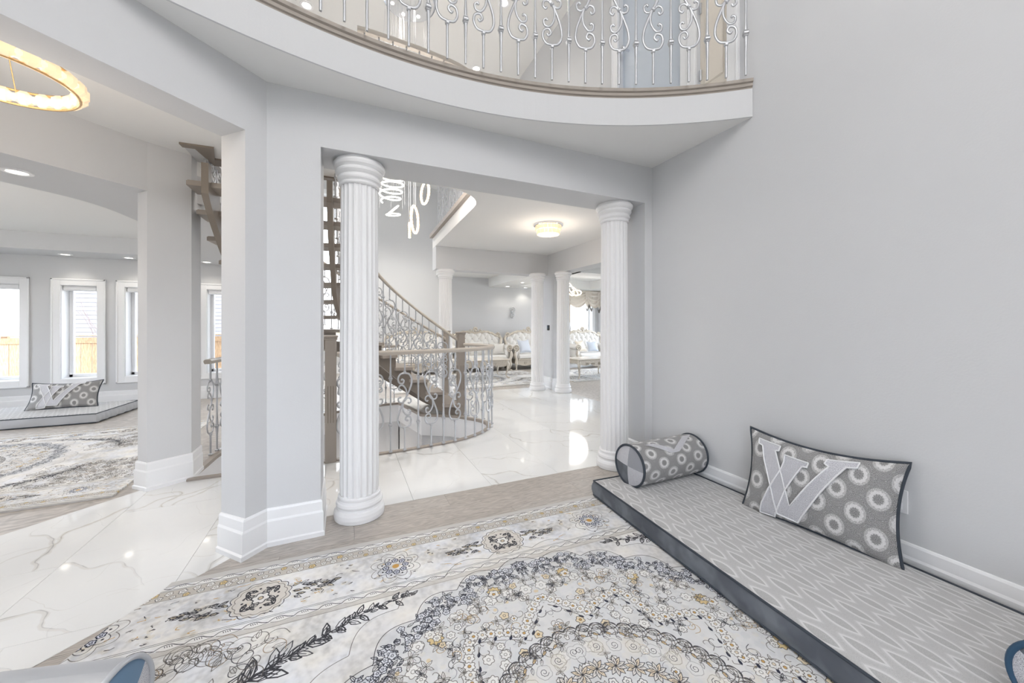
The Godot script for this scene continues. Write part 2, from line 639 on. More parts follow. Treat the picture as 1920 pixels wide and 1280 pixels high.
func build_walls() -> void:
	var mb := MB.new()
	# right wall of the sitting room, running on upstairs with two doorways
	wall_run(mb, Vector2(RX, -11.3), Vector2(RX, 2.4), -0.2, UP_FLOOR, TOP, [[8.14, 8.95, UP_FLOOR, 5.16], [9.1, 9.38, UP_FLOOR, 5.16]])
	wall_run(mb, Vector2(RX, -3.05), Vector2(RX, 2.4), -0.2, -0.02, UP_FLOOR)
	struct_mesh(mb, "wall_right", M.wall, "tall pale grey wall behind the floor mattress", "wall")
	mb = MB.new()
	# wall with the two columns: pier on the left, stub on the right, beam across
	var pier := P2([-0.44, -2.69, -0.147, -2.69, -0.147, -3.05, -0.38, -3.05, -0.68, -2.748, -0.531, -2.599])
	mb.prism(pier, -0.02, CEIL)
	mb.prism(P2([2.56, -2.69, RX + 0.02, -2.69, RX + 0.02, -3.05, 2.56, -3.05]), -0.02, CEIL)
	mb.prism(P2([-0.147, -2.69, 2.56, -2.69, 2.56, -3.05, -0.147, -3.05]), 2.49, CEIL)
	struct_mesh(mb, "wall_column_side", M.wall, "pale grey wall and beam over the opening between two white columns", "wall")
	mb = MB.new()
	# diagonal wall on the left: beam over its opening, solid beyond
	wall_run(mb, Vector2(-0.531, -2.599), Vector2(-5.4, 2.27), 0.21, -0.02, CEIL, [[0.0, 2.5, -0.02, 2.475]])
	wall_run(mb, Vector2(-1.24, -1.89), Vector2(-5.4, 2.27), 0.21, CEIL, TOP)
	struct_mesh(mb, "wall_left", M.wall, "diagonal pale grey wall with the wide opening on the left", "wall")
	mb = MB.new()
	# second diagonal wall, between hall and bay room
	wall_run(mb, Vector2(-1.475, -3.975), Vector2(-6.3, 0.85), 0.13, -0.02, CEIL, [[0.0, 3.0, -0.02, 2.435]])
	mb.prism(P2([-1.475, -3.975, -1.235, -4.13, -1.235, -4.36, -1.4, -4.36, -1.567, -4.067]), -0.02, CEIL)
	struct_mesh(mb, "wall_hall", M.wall, "grey pier and beam between marble hall and window room", "wall")
	mb = MB.new()
	# bay room: far wall with windows, left wall
	wall_run(mb, Vector2(-6.3, -8.5), Vector2(-1.2, -8.5), -0.26, -0.02, CEIL, bay_ops(Vector2(-6.3, -8.5)))
	wall_run(mb, Vector2(-6.3, 2.3), Vector2(-6.3, -8.6), 0.2, -0.02, TOP, [[7.0, 9.6, 0.5, 2.1]])
	struct_mesh(mb, "wall_bay", M.wall, "grey wall with tall white cased windows over the floor mattress", "wall")
	mb = MB.new()
	# living room: back wall, right wall, stairwell side wall
	wall_run(mb, Vector2(-1.5, -11.3), Vector2(8.6, -11.3), -0.25, -0.02, TOP, [[0.4, 2.0, 1.0, 4.9], [8.8, 9.75, 0.45, 2.4]])
	wall_run(mb, Vector2(-1.235, -11.3), Vector2(-1.235, -8.5), -0.15, -0.02, CEIL, [[0.4, 2.3, 0.6, CEIL]])
	struct_mesh(mb, "wall_back", M.wall, "plain far wall behind the stairs and the silver sofas", "wall")
	mb = MB.new()
	wall_run(mb, Vector2(8.5, -11.4), Vector2(8.5, -2.0), -0.2, -0.02, CEIL, [[1.0, 4.6, 0.4, 2.4], [5.6, 8.2, 0.4, 2.4]])
	wall_run(mb, Vector2(RX + 0.18, -2.9), Vector2(8.6, -2.9), -0.2, -0.02, CEIL)
	struct_mesh(mb, "wall_far_right", M.wall, "right hand wall of the far living room", "wall")
	mb = MB.new()
	wall_run(mb, Vector2(-1.235, -3.9), Vector2(-1.235, -11.3), 0.15, CEIL, TOP, [[5.1, 7.0, CEIL, 5.0]])
	wall_run(mb, Vector2(-6.4, -4.0), Vector2(-1.235, -4.0), 0.15, CEIL + 0.01, TOP)
	struct_mesh(mb, "wall_upstairs", M.wall, "upper storey wall beside the stairwell", "wall")
	mb = MB.new()
	# street side, behind the viewer
	wall_run(mb, Vector2(2.85, 2.3), Vector2(-6.5, 2.3), -0.25, -0.02, TOP, [[3.25, 5.05, 0.5, 2.9], [5.55, 7.25, 0.5, 2.9]])
	struct_mesh(mb, "wall_front", M.wall, "street side wall behind the viewer", "wall")
	mb = MB.new()
	# walls of the stairwell below the floor
	var out := PackedVector2Array()
	for q in VOID:
		out.append(q)
	for k in out.size():
		var a := out[k]
		var b := out[(k + 1) % out.size()]
		var t := (b - a).normalized()
		var nn := Vector2(-t.y, t.x) * 0.1
		if Geometry2D.is_polygon_clockwise(VOID):
			nn = -nn
		nn = -nn
		mb.prism(PackedVector2Array([a + nn * 0.15, b + nn * 0.15, b + nn, a + nn]), -2.7, -0.3)
	mb.prism(P2([-2, -3.5, 2.4, -3.5, 2.4, -7.2, -2, -7.2]), -2.8, -2.7)
	wall_run(mb, Vector2(-2, -3.5), Vector2(2.4, -3.5), 0.2, -2.8, -0.29)
	wall_run(mb, Vector2(-2, -7.2), Vector2(2.4, -7.2), 0.2, -2.8, -0.29)
	wall_run(mb, Vector2(-2, -7.2), Vector2(-2, -3.3), 0.2, -2.8, -0.29)
	wall_run(mb, Vector2(2.4, -7.2), Vector2(2.4, -3.3), -0.2, -2.8, -0.29)
	struct_mesh(mb, "wall_basement", M.wall, "grey stairwell wall below the marble floor", "wall")
func bay_ops(_o: Vector2) -> Array:
	var r := []
	for w in BAY_WIN:
		r.append([w[0] + 6.3, w[1] + 6.3, 0.46, 1.99])
	return r
# openings of the bay windows: x0, x1 on the wall z = -8.5
const BAY_WIN := [[-5.25, -4.67], [-4.22, -3.78], [-3.44, -3.0], [-2.32, -1.86]]
func build_ceilings() -> void:
	var mb := MB.new()
	var slab := PackedVector2Array()
	slab.append_array(ARC)
	slab.append_array(P2([-5.5, 2.3, -6.4, 2.3, -6.4, 0.85, -1.56, -4.07, -1.4, -4.36, -1.235, -4.36]))
	slab.append_array(UVOID)
	slab.append_array(P2([2.5, -7.3, 2.5, -11.35, 8.6, -11.35, 8.6, -2.8, RX, -2.8]))
	mb.prism(slab, CEIL, UP_FLOOR - 0.03)
	struct_mesh(mb, "ceiling", M.ceil, "white ceiling of hall and living room with the curved balcony fascia", "ceiling")
	mb = MB.new()
	mb.prism(P2([-6.5, 2.5, 2.9, 2.5, 2.9, -11.6, -6.5, -11.6]), TOP, TOP + 0.15)
	struct_mesh(mb, "ceiling", M.ceil, "high upper storey ceiling above the balcony", "ceiling")
	# bay room: flat border and a raised round-cornered tray
	mb = MB.new()
	var rim := PackedVector2Array()
	rim.append_array(P2([-6.35, 0.85, -6.35, -8.6, -1.2, -8.6, -1.2, -4.3]))
	var tray := PackedVector2Array()
	tray.append_array(arc2(Vector2(-3.3, -6.5), 1.3, 0, -90, 10))
	tray.append_array(arc2(Vector2(-4.65, -6.5), 1.3, -90, -180, 10))
	tray.append_array(P2([-5.95, -0.9]))
	tray.append_array(smooth(P2([-3.2, -3.45, -2.43, -4.22, -2.11, -4.66, -2.02, -5.3, -2.0, -5.9]), 5))
	for r in [P2([-6.4, 1.0, -6.4, -8.7, -3.6, -8.7, -3.6, 1.0]), P2([-3.6, 1.0, -3.6, -8.7, -1.0, -8.7, -1.0, 1.0])]:
		for q in clipped(r, rim):
			for q2 in Geometry2D.clip_polygons(q, tray):
				mb.prism(q2, 2.45, 2.7)
	struct_mesh(mb, "ceiling", M.wall, "grey dropped border with rounded corners round the tray in the window room", "ceiling")
	mb = MB.new()
	mb.prism(rim, 2.7, CEIL)
	struct_mesh(mb, "ceiling", M.ceil, "white raised tray of the window room ceiling", "ceiling")
	mb = MB.new()
	# beams on the far columns and the living room bulkhead
	mb.prism(P2([1.55, -7.0, 4.15, -7.0, 4.15, -7.3, 1.55, -7.3]), 2.4, CEIL)
	mb.prism(P2([3.95, -3.0, 4.25, -3.0, 4.25, -7.02, 3.95, -7.02]), 2.4, CEIL)
	mb.prism(P2([3.95, -6.75, 4.2, -6.75, 4.2, -7.3, 3.95, -7.3]), -0.02, 2.4)
	struct_mesh(mb, "wall_beam", M.wall, "grey beams and corner pier between the far white columns", "beam")
	mb = MB.new()
	mb.prism(P2([4.25, -7.3, 8.5, -7.3, 8.5, -11.3, 4.25, -11.3, 4.25, -10.7, 7.7, -10.7, 7.7, -8.1, 4.25, -8.1]), 2.56, CEIL)
	mb.prism(P2([4.2, -11.3, 5.0, -11.3, 5.0, -7.3, 4.2, -7.3]), 2.56, CEIL)
	struct_mesh(mb, "trim_1", M.ceil, "dropped white bulkhead with spotlights over the far sofas", "bulkhead")
	# taupe nosing along the balcony edge and round the stairwell, upstairs and down
	var prof := P2([0.03, 0.0, 0.03, -0.022, 0.017, -0.028, 0.017, -0.048, 0.007, -0.053, 0.004, -0.066, -0.06, -0.066, -0.06, 0.0])
	mb = MB.new()
	mb.sweep(lift(ARC, UP_FLOOR + 0.015), mirrored(prof))
	struct_mesh(mb, "trim_2", M.taupe, "taupe moulded nosing along the curved balcony edge", "trim")
	mb = MB.new()
	mb.sweep(lift(ARC, CEIL), mirrored(P2([0.0, 0.0, 0.012, 0.0, 0.012, 0.2, 0.0, 0.2])))
	struct_mesh(mb, "trim_6", M.wall, "grey painted curved fascia below the balcony nosing", "fascia")
	mb = MB.new()
	mb.sweep(lift(UVOID.slice(1), UP_FLOOR + 0.015), prof)
	struct_mesh(mb, "trim_3", M.taupe, "taupe nosing along the upper stairwell edge", "trim")
	mb = MB.new()
	var low := VOID.duplicate()
	low.append(VOID[0])
	mb.sweep(lift(low, 0.018), P2([0.04, 0.0, 0.04, -0.016, 0.0, -0.035, -0.012, -0.035, -0.012, 0.0]))
	struct_mesh(mb, "trim_4", M.taupe, "taupe nosing round the stairwell opening in the marble floor", "trim")
	mb = MB.new()
	mb.sweep(lift(UVOID.slice(0, 4), CEIL - 0.004), P2([0.035, 0.03, 0.035, -0.012, -0.03, -0.012, -0.03, 0.03]))
	struct_mesh(mb, "trim_5", M.taupe_d, "taupe edging where the stairs meet the hall ceiling", "trim")
func mirrored(p: PackedVector2Array) -> PackedVector2Array:
	var r := PackedVector2Array()
	for q in p:
		r.append(Vector2(-q.x, q.y))
	return r
func build_baseboards() -> void:
	var prof := P2([0.0, 0.0, 0.024, 0.0, 0.024, 0.026, 0.017, 0.034, 0.017, 0.15, 0.012, 0.163, 0.011, 0.215, 0.006, 0.226, 0.0, 0.228])
	var k := 0
	var names := ["baseboard_right", "baseboard_pier", "baseboard_stub", "baseboard_hall", "baseboard_bay", "baseboard_back", "baseboard_far_pier"]
	var labs := ["white baseboard along the wall behind the floor mattress", "tall white baseboard wrapping the grey pier beside the near column", "white baseboard beside the right hand column", "white baseboard wrapping the hall pier", "white baseboard under the row of windows", "white baseboard along the far wall", "white baseboard of the pier between the far columns"]
	for p in [P2([RX, 2.2, RX, -2.69]), P2([-0.147, -3.05, -0.147, -2.69, -0.44, -2.69, -0.531, -2.599, -0.68, -2.748, -0.6, -2.83]), P2([RX, -2.69, 2.56, -2.69, 2.56, -3.05]), P2([-1.235, -4.36, -1.235, -4.13, -1.475, -3.975, -1.567, -4.067, -1.45, -4.27]), P2([-1.25, -8.5, -6.3, -8.5]), P2([8.5, -11.3, -1.25, -11.3]), P2([4.2, -6.75, 3.95, -6.75, 3.95, -7.3])]:
		var mb := MB.new()
		mb.sweep(lift(p, 0.0), mirrored(prof))
		var o := struct_mesh(mb, names[k], M.trim, labs[k], "baseboard")
		k += 1
# ---------------------------------------------------------------- windows and doors
func window_unit(called: String, a: Vector2, b: Vector2, y0: float, y1: float, inward: Vector2, depth: float, label: String, blind := false, mullions := 0) -> Node3D:
	var o := struct_node(called, label, "window")
	var t := (b - a).normalized()
	var l := a.distance_to(b)
	var c := (a + b) * 0.5
	var bs := Basis(Vector3(t.x, 0, t.y), Vector3.UP, Vector3(inward.x, 0, inward.y))
	var at := Vector3(c.x, (y0 + y1) * 0.5, c.y)
	var h := y1 - y0
	var mb := MB.new()
	var cw := 0.105
	for s in [-1.0, 1.0]:
		mb.box(at + bs * Vector3(s * (l * 0.5 + cw * 0.5 - 0.004), 0, 0.011), Vector3(cw, h + cw * 2.0, 0.024), 0.005, bs)
		mb.box(at + bs * Vector3(s * (l * 0.5 + cw - 0.012), 0, 0.02), Vector3(0.024, h + cw * 2.0 + 0.004, 0.026), 0.004, bs)
		mb.box(at + bs * Vector3(0, s * (h * 0.5 + cw * 0.5 - 0.004), 0.011), Vector3(l, cw, 0.024), 0.005, bs)
		mb.box(at + bs * Vector3(0, s * (h * 0.5 + cw - 0.012), 0.02), Vector3(l + cw * 2.0, 0.024, 0.026), 0.004, bs)
	put(mb.mesh(), "casing", M.trim, o)
	mb = MB.new()
	for s in [-1.0, 1.0]:
		mb.box(at + bs * Vector3(s * (l * 0.5 - 0.004), 0, -depth * 0.5), Vector3(0.012, h, depth), 0.0, bs)
		mb.box(at + bs * Vector3(0, s * (h * 0.5 - 0.004), -depth * 0.5), Vector3(l, 0.012, depth), 0.0, bs)
	put(mb.mesh(), "reveal", M.trim, o)
	mb = MB.new()
	var zf := -depth + 0.05
	for s in [-1.0, 1.0]:
		mb.box(at + bs * Vector3(s * (l * 0.5 - 0.035), 0, zf), Vector3(0.05, h - 0.02, 0.06), 0.006, bs)
		mb.box(at + bs * Vector3(0, s * (h * 0.5 - 0.035), zf), Vector3(l - 0.02, 0.05, 0.06), 0.006, bs)
	for k in mullions:
		mb.box(at + bs * Vector3(lerpf(-l * 0.5, l * 0.5, (k + 1.0) / (mullions + 1.0)), 0, zf), Vector3(0.06, h - 0.04, 0.06), 0.006, bs)
	var sash := put(mb.mesh(), "sash", M.trim, o)
	mb = MB.new()
	mb.box(at + bs * Vector3(0, 0, zf - 0.005), Vector3(l - 0.09, h - 0.09, 0.006), 0.0, bs)
	put(mb.mesh(), "pane", M.glass, sash)
	if blind:
		mb = MB.new()
		mb.box(at + bs * Vector3(0, h * 0.5 - 0.045, -0.05), Vector3(l - 0.02, 0.085, 0.08), 0.02, bs)
		put(mb.mesh(), "blind_cassette", M.white_plastic, o)
	return o
func build_windows_doors() -> void:
	var labs := ["left edge white cased window with bare shrub and fence outside", "narrow white cased window above the patterned cushion", "white cased window half hidden behind the grey hall pier", "white cased window seen between the piers behind the stair railing"]
	for k in 4:
		window_unit("window_%d" % (k + 1), Vector2(BAY_WIN[k][0], -8.5), Vector2(BAY_WIN[k][1], -8.5), 0.46, 1.99, Vector2(0, 1), 0.26, labs[k], true)
	window_unit("window_5", Vector2(-6.3, -4.7), Vector2(-6.3, -7.3), 0.5, 2.1, Vector2(1, 0), 0.2, "wide window on the side of the bay room", true, 2)
	window_unit("window_6", Vector2(7.3, -11.3), Vector2(8.25, -11.3), 0.45, 2.4, Vector2(0, 1), 0.25, "tall far window under the cream draped curtains", false)
	window_unit("window_11", Vector2(-1.1, -11.3), Vector2(0.5, -11.3), 1.0, 4.9, Vector2(0, 1), 0.25, "tall two storey stair window behind the winding stairs", false, 1)
	window_unit("window_12", Vector2(-1.235, -9.0), Vector2(-1.235, -10.9), 0.6, 5.0, Vector2(1, 0), 0.15, "tall two storey window on the left of the far stair wall", false, 2)
	window_unit("window_7", Vector2(8.5, -10.4), Vector2(8.5, -6.8), 0.4, 2.4, Vector2(-1, 0), 0.2, "wide living room window on the right hand wall", false, 3)
	window_unit("window_8", Vector2(8.5, -5.8), Vector2(8.5, -3.2), 0.4, 2.4, Vector2(-1, 0), 0.2, "dining end window on the right hand wall", false, 2)
	window_unit("window_9", Vector2(-0.4, 2.3), Vector2(-2.2, 2.3), 0.5, 2.9, Vector2(0, -1), 0.25, "street window behind the viewer on the right", false, 2)
	window_unit("window_10", Vector2(-2.7, 2.3), Vector2(-4.4, 2.3), 0.5, 2.9, Vector2(0, -1), 0.25, "street window behind the viewer in the middle", false, 2)
	# doors on the upper landing, in the right hand wall
	var blue := mat(Color8(206, 215, 226), 0.3)
	var cream := mat(Color8(238, 230, 218), 0.45)
	var d := struct_node("door_1", "pale blue upstairs door in a white casing behind the balusters", "door")
	var mb := MB.new()
	var z0 := -3.16
	var z1 := -2.35
	mb.box(Vector3(RX + 0.07, 4.13, (z0 + z1) * 0.5), Vector3(0.045, 2.02, z1 - z0 - 0.02), 0.004)
	var leaf1 := put(mb.mesh(), "leaf", blue, d)
	casing(d, z0, z1)
	mb = MB.new()
	mb.tube(PackedVector3Array([Vector3(RX + 0.05, 4.2, z0 + 0.1), Vector3(RX - 0.02, 4.2, z0 + 0.1)]), 0.012, 10)
	mb.ball(Vector3(RX - 0.03, 4.2, z0 + 0.1), Vector3(0.03, 0.033, 0.033), 14, 8)
	put(mb.mesh(), "knob", M.chrome, leaf1)
	d = struct_node("door_2", "cream panelled upstairs door beside the right end of the balcony", "door")
	z0 = -2.2
	z1 = -1.92
	mb = MB.new()
	mb.box(Vector3(RX + 0.05, 4.13, (z0 + z1) * 0.5), Vector3(0.045, 2.02, z1 - z0 - 0.02), 0.004)
	var leaf2 := put(mb.mesh(), "leaf", cream, d)
	mb = MB.new()
	mb.box(Vector3(RX + 0.025, 3.75, (z0 + z1) * 0.5), Vector3(0.02, 0.9, z1 - z0 - 0.12), 0.008)
	mb.box(Vector3(RX + 0.025, 4.7, (z0 + z1) * 0.5), Vector3(0.02, 0.7, z1 - z0 - 0.12), 0.008)
	put(mb.mesh(), "panel", cream, leaf2)
	for y in [3.4, 3.95, 4.8]:
		mb = MB.new()
		mb.box(Vector3(RX + 0.02, y, z0 + 0.02), Vector3(0.012, 0.09, 0.02), 0.003)
		put(mb.mesh(), "hinge", M.iron, leaf2)
	casing(d, z0, z1)
func casing(d: Node3D, z0: float, z1: float) -> void:
	var mb := MB.new()
	for z in [z0 - 0.045, z1 + 0.045]:
		mb.box(Vector3(RX - 0.008, 4.15, z), Vector3(0.03, 2.1, 0.09), 0.005)
		mb.box(Vector3(RX - 0.016, 4.15, z + (0.035 if z > z1 else -0.035)), Vector3(0.026, 2.1, 0.02), 0.004)
	mb.box(Vector3(RX - 0.008, 5.21, (z0 + z1) * 0.5), Vector3(0.03, 0.09, z1 - z0 + 0.18), 0.005)
	put(mb.mesh(), "casing", M.trim, d)
# ---------------------------------------------------------------- garden seen through the bay windows
func build_outside() -> void:
	var ground := mat(Color8(150, 150, 140), 0.95)
	ground.albedo_texture = noise_tex(0.03, ramp([Color(0.55, 0.55, 0.45), Color(0.8, 0.79, 0.72)], [0.3, 0.7]), 256, 4)
	ground.uv1_triplanar = true
	var mb := MB.new()
	mb.prism(P2([-30, -8.9, -1.6, -8.9, -1.6, -11.8, 30, -11.8, 30, -40, -30, -40]), -0.9, -0.6)
	mb.prism(P2([-30, 2.7, -30, 30, 30, 30, 30, 2.7]), -0.9, -0.6)
	mb.prism(P2([8.9, 2.7, 30, 2.7, 30, -11.8, 8.9, -11.8]), -0.9, -0.6)
	mb.prism(P2([-6.7, 2.7, -30, 2.7, -30, -8.9, -6.7, -8.9]), -0.9, -0.6)
	tag(put(mb.mesh(), "ground", ground), "winter garden ground outside the windows", "ground", "", "structure")
	# board fence
	var fm := []
	for k in 3:
		var w := mat([Color8(226, 189, 146), Color8(216, 178, 136), Color8(232, 199, 160)][k], 0.7)
		w.albedo_texture = noise_tex(0.05, ramp([Color(0.86, 0.82, 0.78), Color(1, 1, 1)], [0.3, 0.65]), 256, 30 + k, 3)
		w.uv1_scale = Vector3(3, 0.4, 1)
		fm.append(w)
	var f := thing("garden_fence", "new pale cedar board fence outside the windows", "fence", Vector3(0, -0.6, -12.6))
	mb = MB.new()
	mb.box(Vector3(0, 0.8, 0), Vector3(0.19, 1.46, 0.022), 0.004)
	var board := mb.mesh()
	for k in 66:
		put(board, "board", fm[k % 3], f, Vector3(-12.4 + k * 0.2, 0, 0))
	mb = MB.new()
	mb.box(Vector3(-5.9, 1.68, 0.01), Vector3(13.3, 0.03, 0.15), 0.006)
	put(mb.mesh(), "cap_rail", fm[2], f)
	mb = MB.new()
	mb.box(Vector3(-5.9, 1.56, 0.03), Vector3(13.3, 0.14, 0.04), 0.006)
	put(mb.mesh(), "top_rail", fm[1], f)
	for k in 6:
		mb = MB.new()
		mb.box(Vector3(-12.0 + k * 2.4, 0.84, -0.07), Vector3(0.1, 1.68, 0.1), 0.006)
		put(mb.mesh(), "post", fm[0], f)
	# neighbour's house with light siding
	var sid := [mat(Color8(158, 156, 162), 0.7), mat(Color8(150, 148, 154), 0.7)]
	var nh := thing("neighbour_house", "neighbouring house with pale horizontal siding above the fence", "house", Vector3(-6.0, -0.6, -18.0))
	mb = MB.new()
	mb.box(Vector3(0, 3.0, -2.0), Vector3(7.6, 6.0, 3.8))
	put(mb.mesh(), "wall", sid[1], nh)
	mb = MB.new()
	mb.box(Vector3.ZERO, Vector3(7.6, 0.145, 0.03), 0.006, Basis(Vector3.RIGHT, -0.06))
	var sb := mb.mesh()
	for k in 38:
		put(sb, "siding_board", sid[k % 2], nh, Vector3(0, 0.1 + k * 0.15, -0.08))
	mb = MB.new()
	mb.prism(P2([-4.3, 0.4, 4.3, 0.4, 4.3, -4.4, -4.3, -4.4]), 5.9, 6.05)
	mb.quad(Vector3(-4.3, 6.05, 0.4), Vector3(4.3, 6.05, 0.4), Vector3(4.3, 8.0, -2.0), Vector3(-4.3, 8.0, -2.0), Vector3(0, 1, 1))
	mb.quad(Vector3(-4.3, 6.05, -4.4), Vector3(4.3, 6.05, -4.4), Vector3(4.3, 8.0, -2.0), Vector3(-4.3, 8.0, -2.0), Vector3(0, 1, -1))
	put(mb.mesh(), "roof", mat(Color8(110, 108, 110), 0.8), nh)
	# bare shrubs
	var tw := mat(Color8(146, 128, 122), 0.9)
	var spots := [Vector3(-10.6, -0.6, -15.2), Vector3(-6.4, -0.6, -15.6)]
	var sl := ["dense leafless reddish shrub behind the fence", "thin leafless twiggy sapling in front of the siding"]
	for k in 2:
		mb = MB.new()
		var g := RandomNumberGenerator.new()
		g.seed = 40 + k
		var n := 260 if k == 0 else 40
		for i in n:
			var p := Vector3(g.randfn(0, 0.25), 0.0, g.randfn(0, 0.2))
			var dir := Vector3(g.randfn(0, 0.28), 1.0, g.randfn(0, 0.28)).normalized()
			var pts := PackedVector3Array([p])
			var rr := []
			rr.append(0.014)
			for s in 5:
				dir = (dir + Vector3(g.randfn(0, 0.22), 0.05, g.randfn(0, 0.22))).normalized()
				p += dir * (0.42 if k == 0 else 0.62) * g.randf_range(0.7, 1.2)
				pts.append(p)
				rr.append(0.012 - s * 0.0018)
			mb.tube(pts, rr, 3)
		var tr := thing("shrub", sl[k], "shrub", spots[k], "bare shrubs outside")
		put(mb.mesh(), "twigs", tw, tr)
# ---------------------------------------------------------------- columns
func build_columns() -> void:
	var shaft_h := {}
	var spots := [[0.09, -2.87, 2.49], [2.35, -2.87, 2.49], [1.75, -7.08, 2.4], [3.63, -6.86, 2.4], [3.98, -6.42, 2.4]]
	var labs := ["fluted white column beside the grey pier at the rug", "fluted white column beside the patterned bolster", "far white column behind the stair handrail", "far white column left of the corner pier", "far white column right of the corner pier"]
	for k in spots.size():
		var s: Array = spots[k]
		var h: float = s[2]
		var o := thing("column", labs[k], "column", Vector3(s[0], 0, s[1]), "white fluted columns")
		if not shaft_h.has(h):
			var mb := MB.new()
			mb.lathe(P2([0.129, 0.17, 0.13, 0.22, 0.13, 0.9, 0.127, 1.5, 0.122, h - 0.16]), 160, Vector3.ZERO, 20, 0.0085)
			var ms := [mb.mesh()]
			mb = MB.new()
			mb.lathe(P2([0.0, 0.0, 0.158, 0.0, 0.165, 0.006, 0.168, 0.03, 0.166, 0.055, 0.158, 0.072, 0.147, 0.078, 0.144, 0.09, 0.15, 0.094, 0.155, 0.108, 0.151, 0.124, 0.143, 0.13, 0.139, 0.142, 0.141, 0.15, 0.141, 0.16, 0.134, 0.17, 0.1, 0.17]), 48)
			ms.append(mb.mesh())
			mb = MB.new()
			mb.lathe(P2([0.1, h - 0.178, 0.126, h - 0.178, 0.134, h - 0.172, 0.136, h - 0.164, 0.132, h - 0.157, 0.129, h - 0.153, 0.133, h - 0.147, 0.142, h - 0.14, 0.146, h - 0.13, 0.144, h - 0.12, 0.137, h - 0.112, 0.137, h - 0.106, 0.147, h - 0.098, 0.157, h - 0.086, 0.159, h - 0.076, 0.154, h - 0.068, 0.151, h - 0.064, 0.156, h - 0.06, 0.168, h - 0.048, 0.173, h - 0.032, 0.17, h - 0.018, 0.161, h - 0.012, 0.156, h - 0.009, 0.156, h, 0.0, h]), 48)
			ms.append(mb.mesh())
			shaft_h[h] = ms
		put(shaft_h[h][0], "shaft", M.column, o)
		put(shaft_h[h][1], "base", M.column, o)
		put(shaft_h[h][2], "capital", M.column, o)
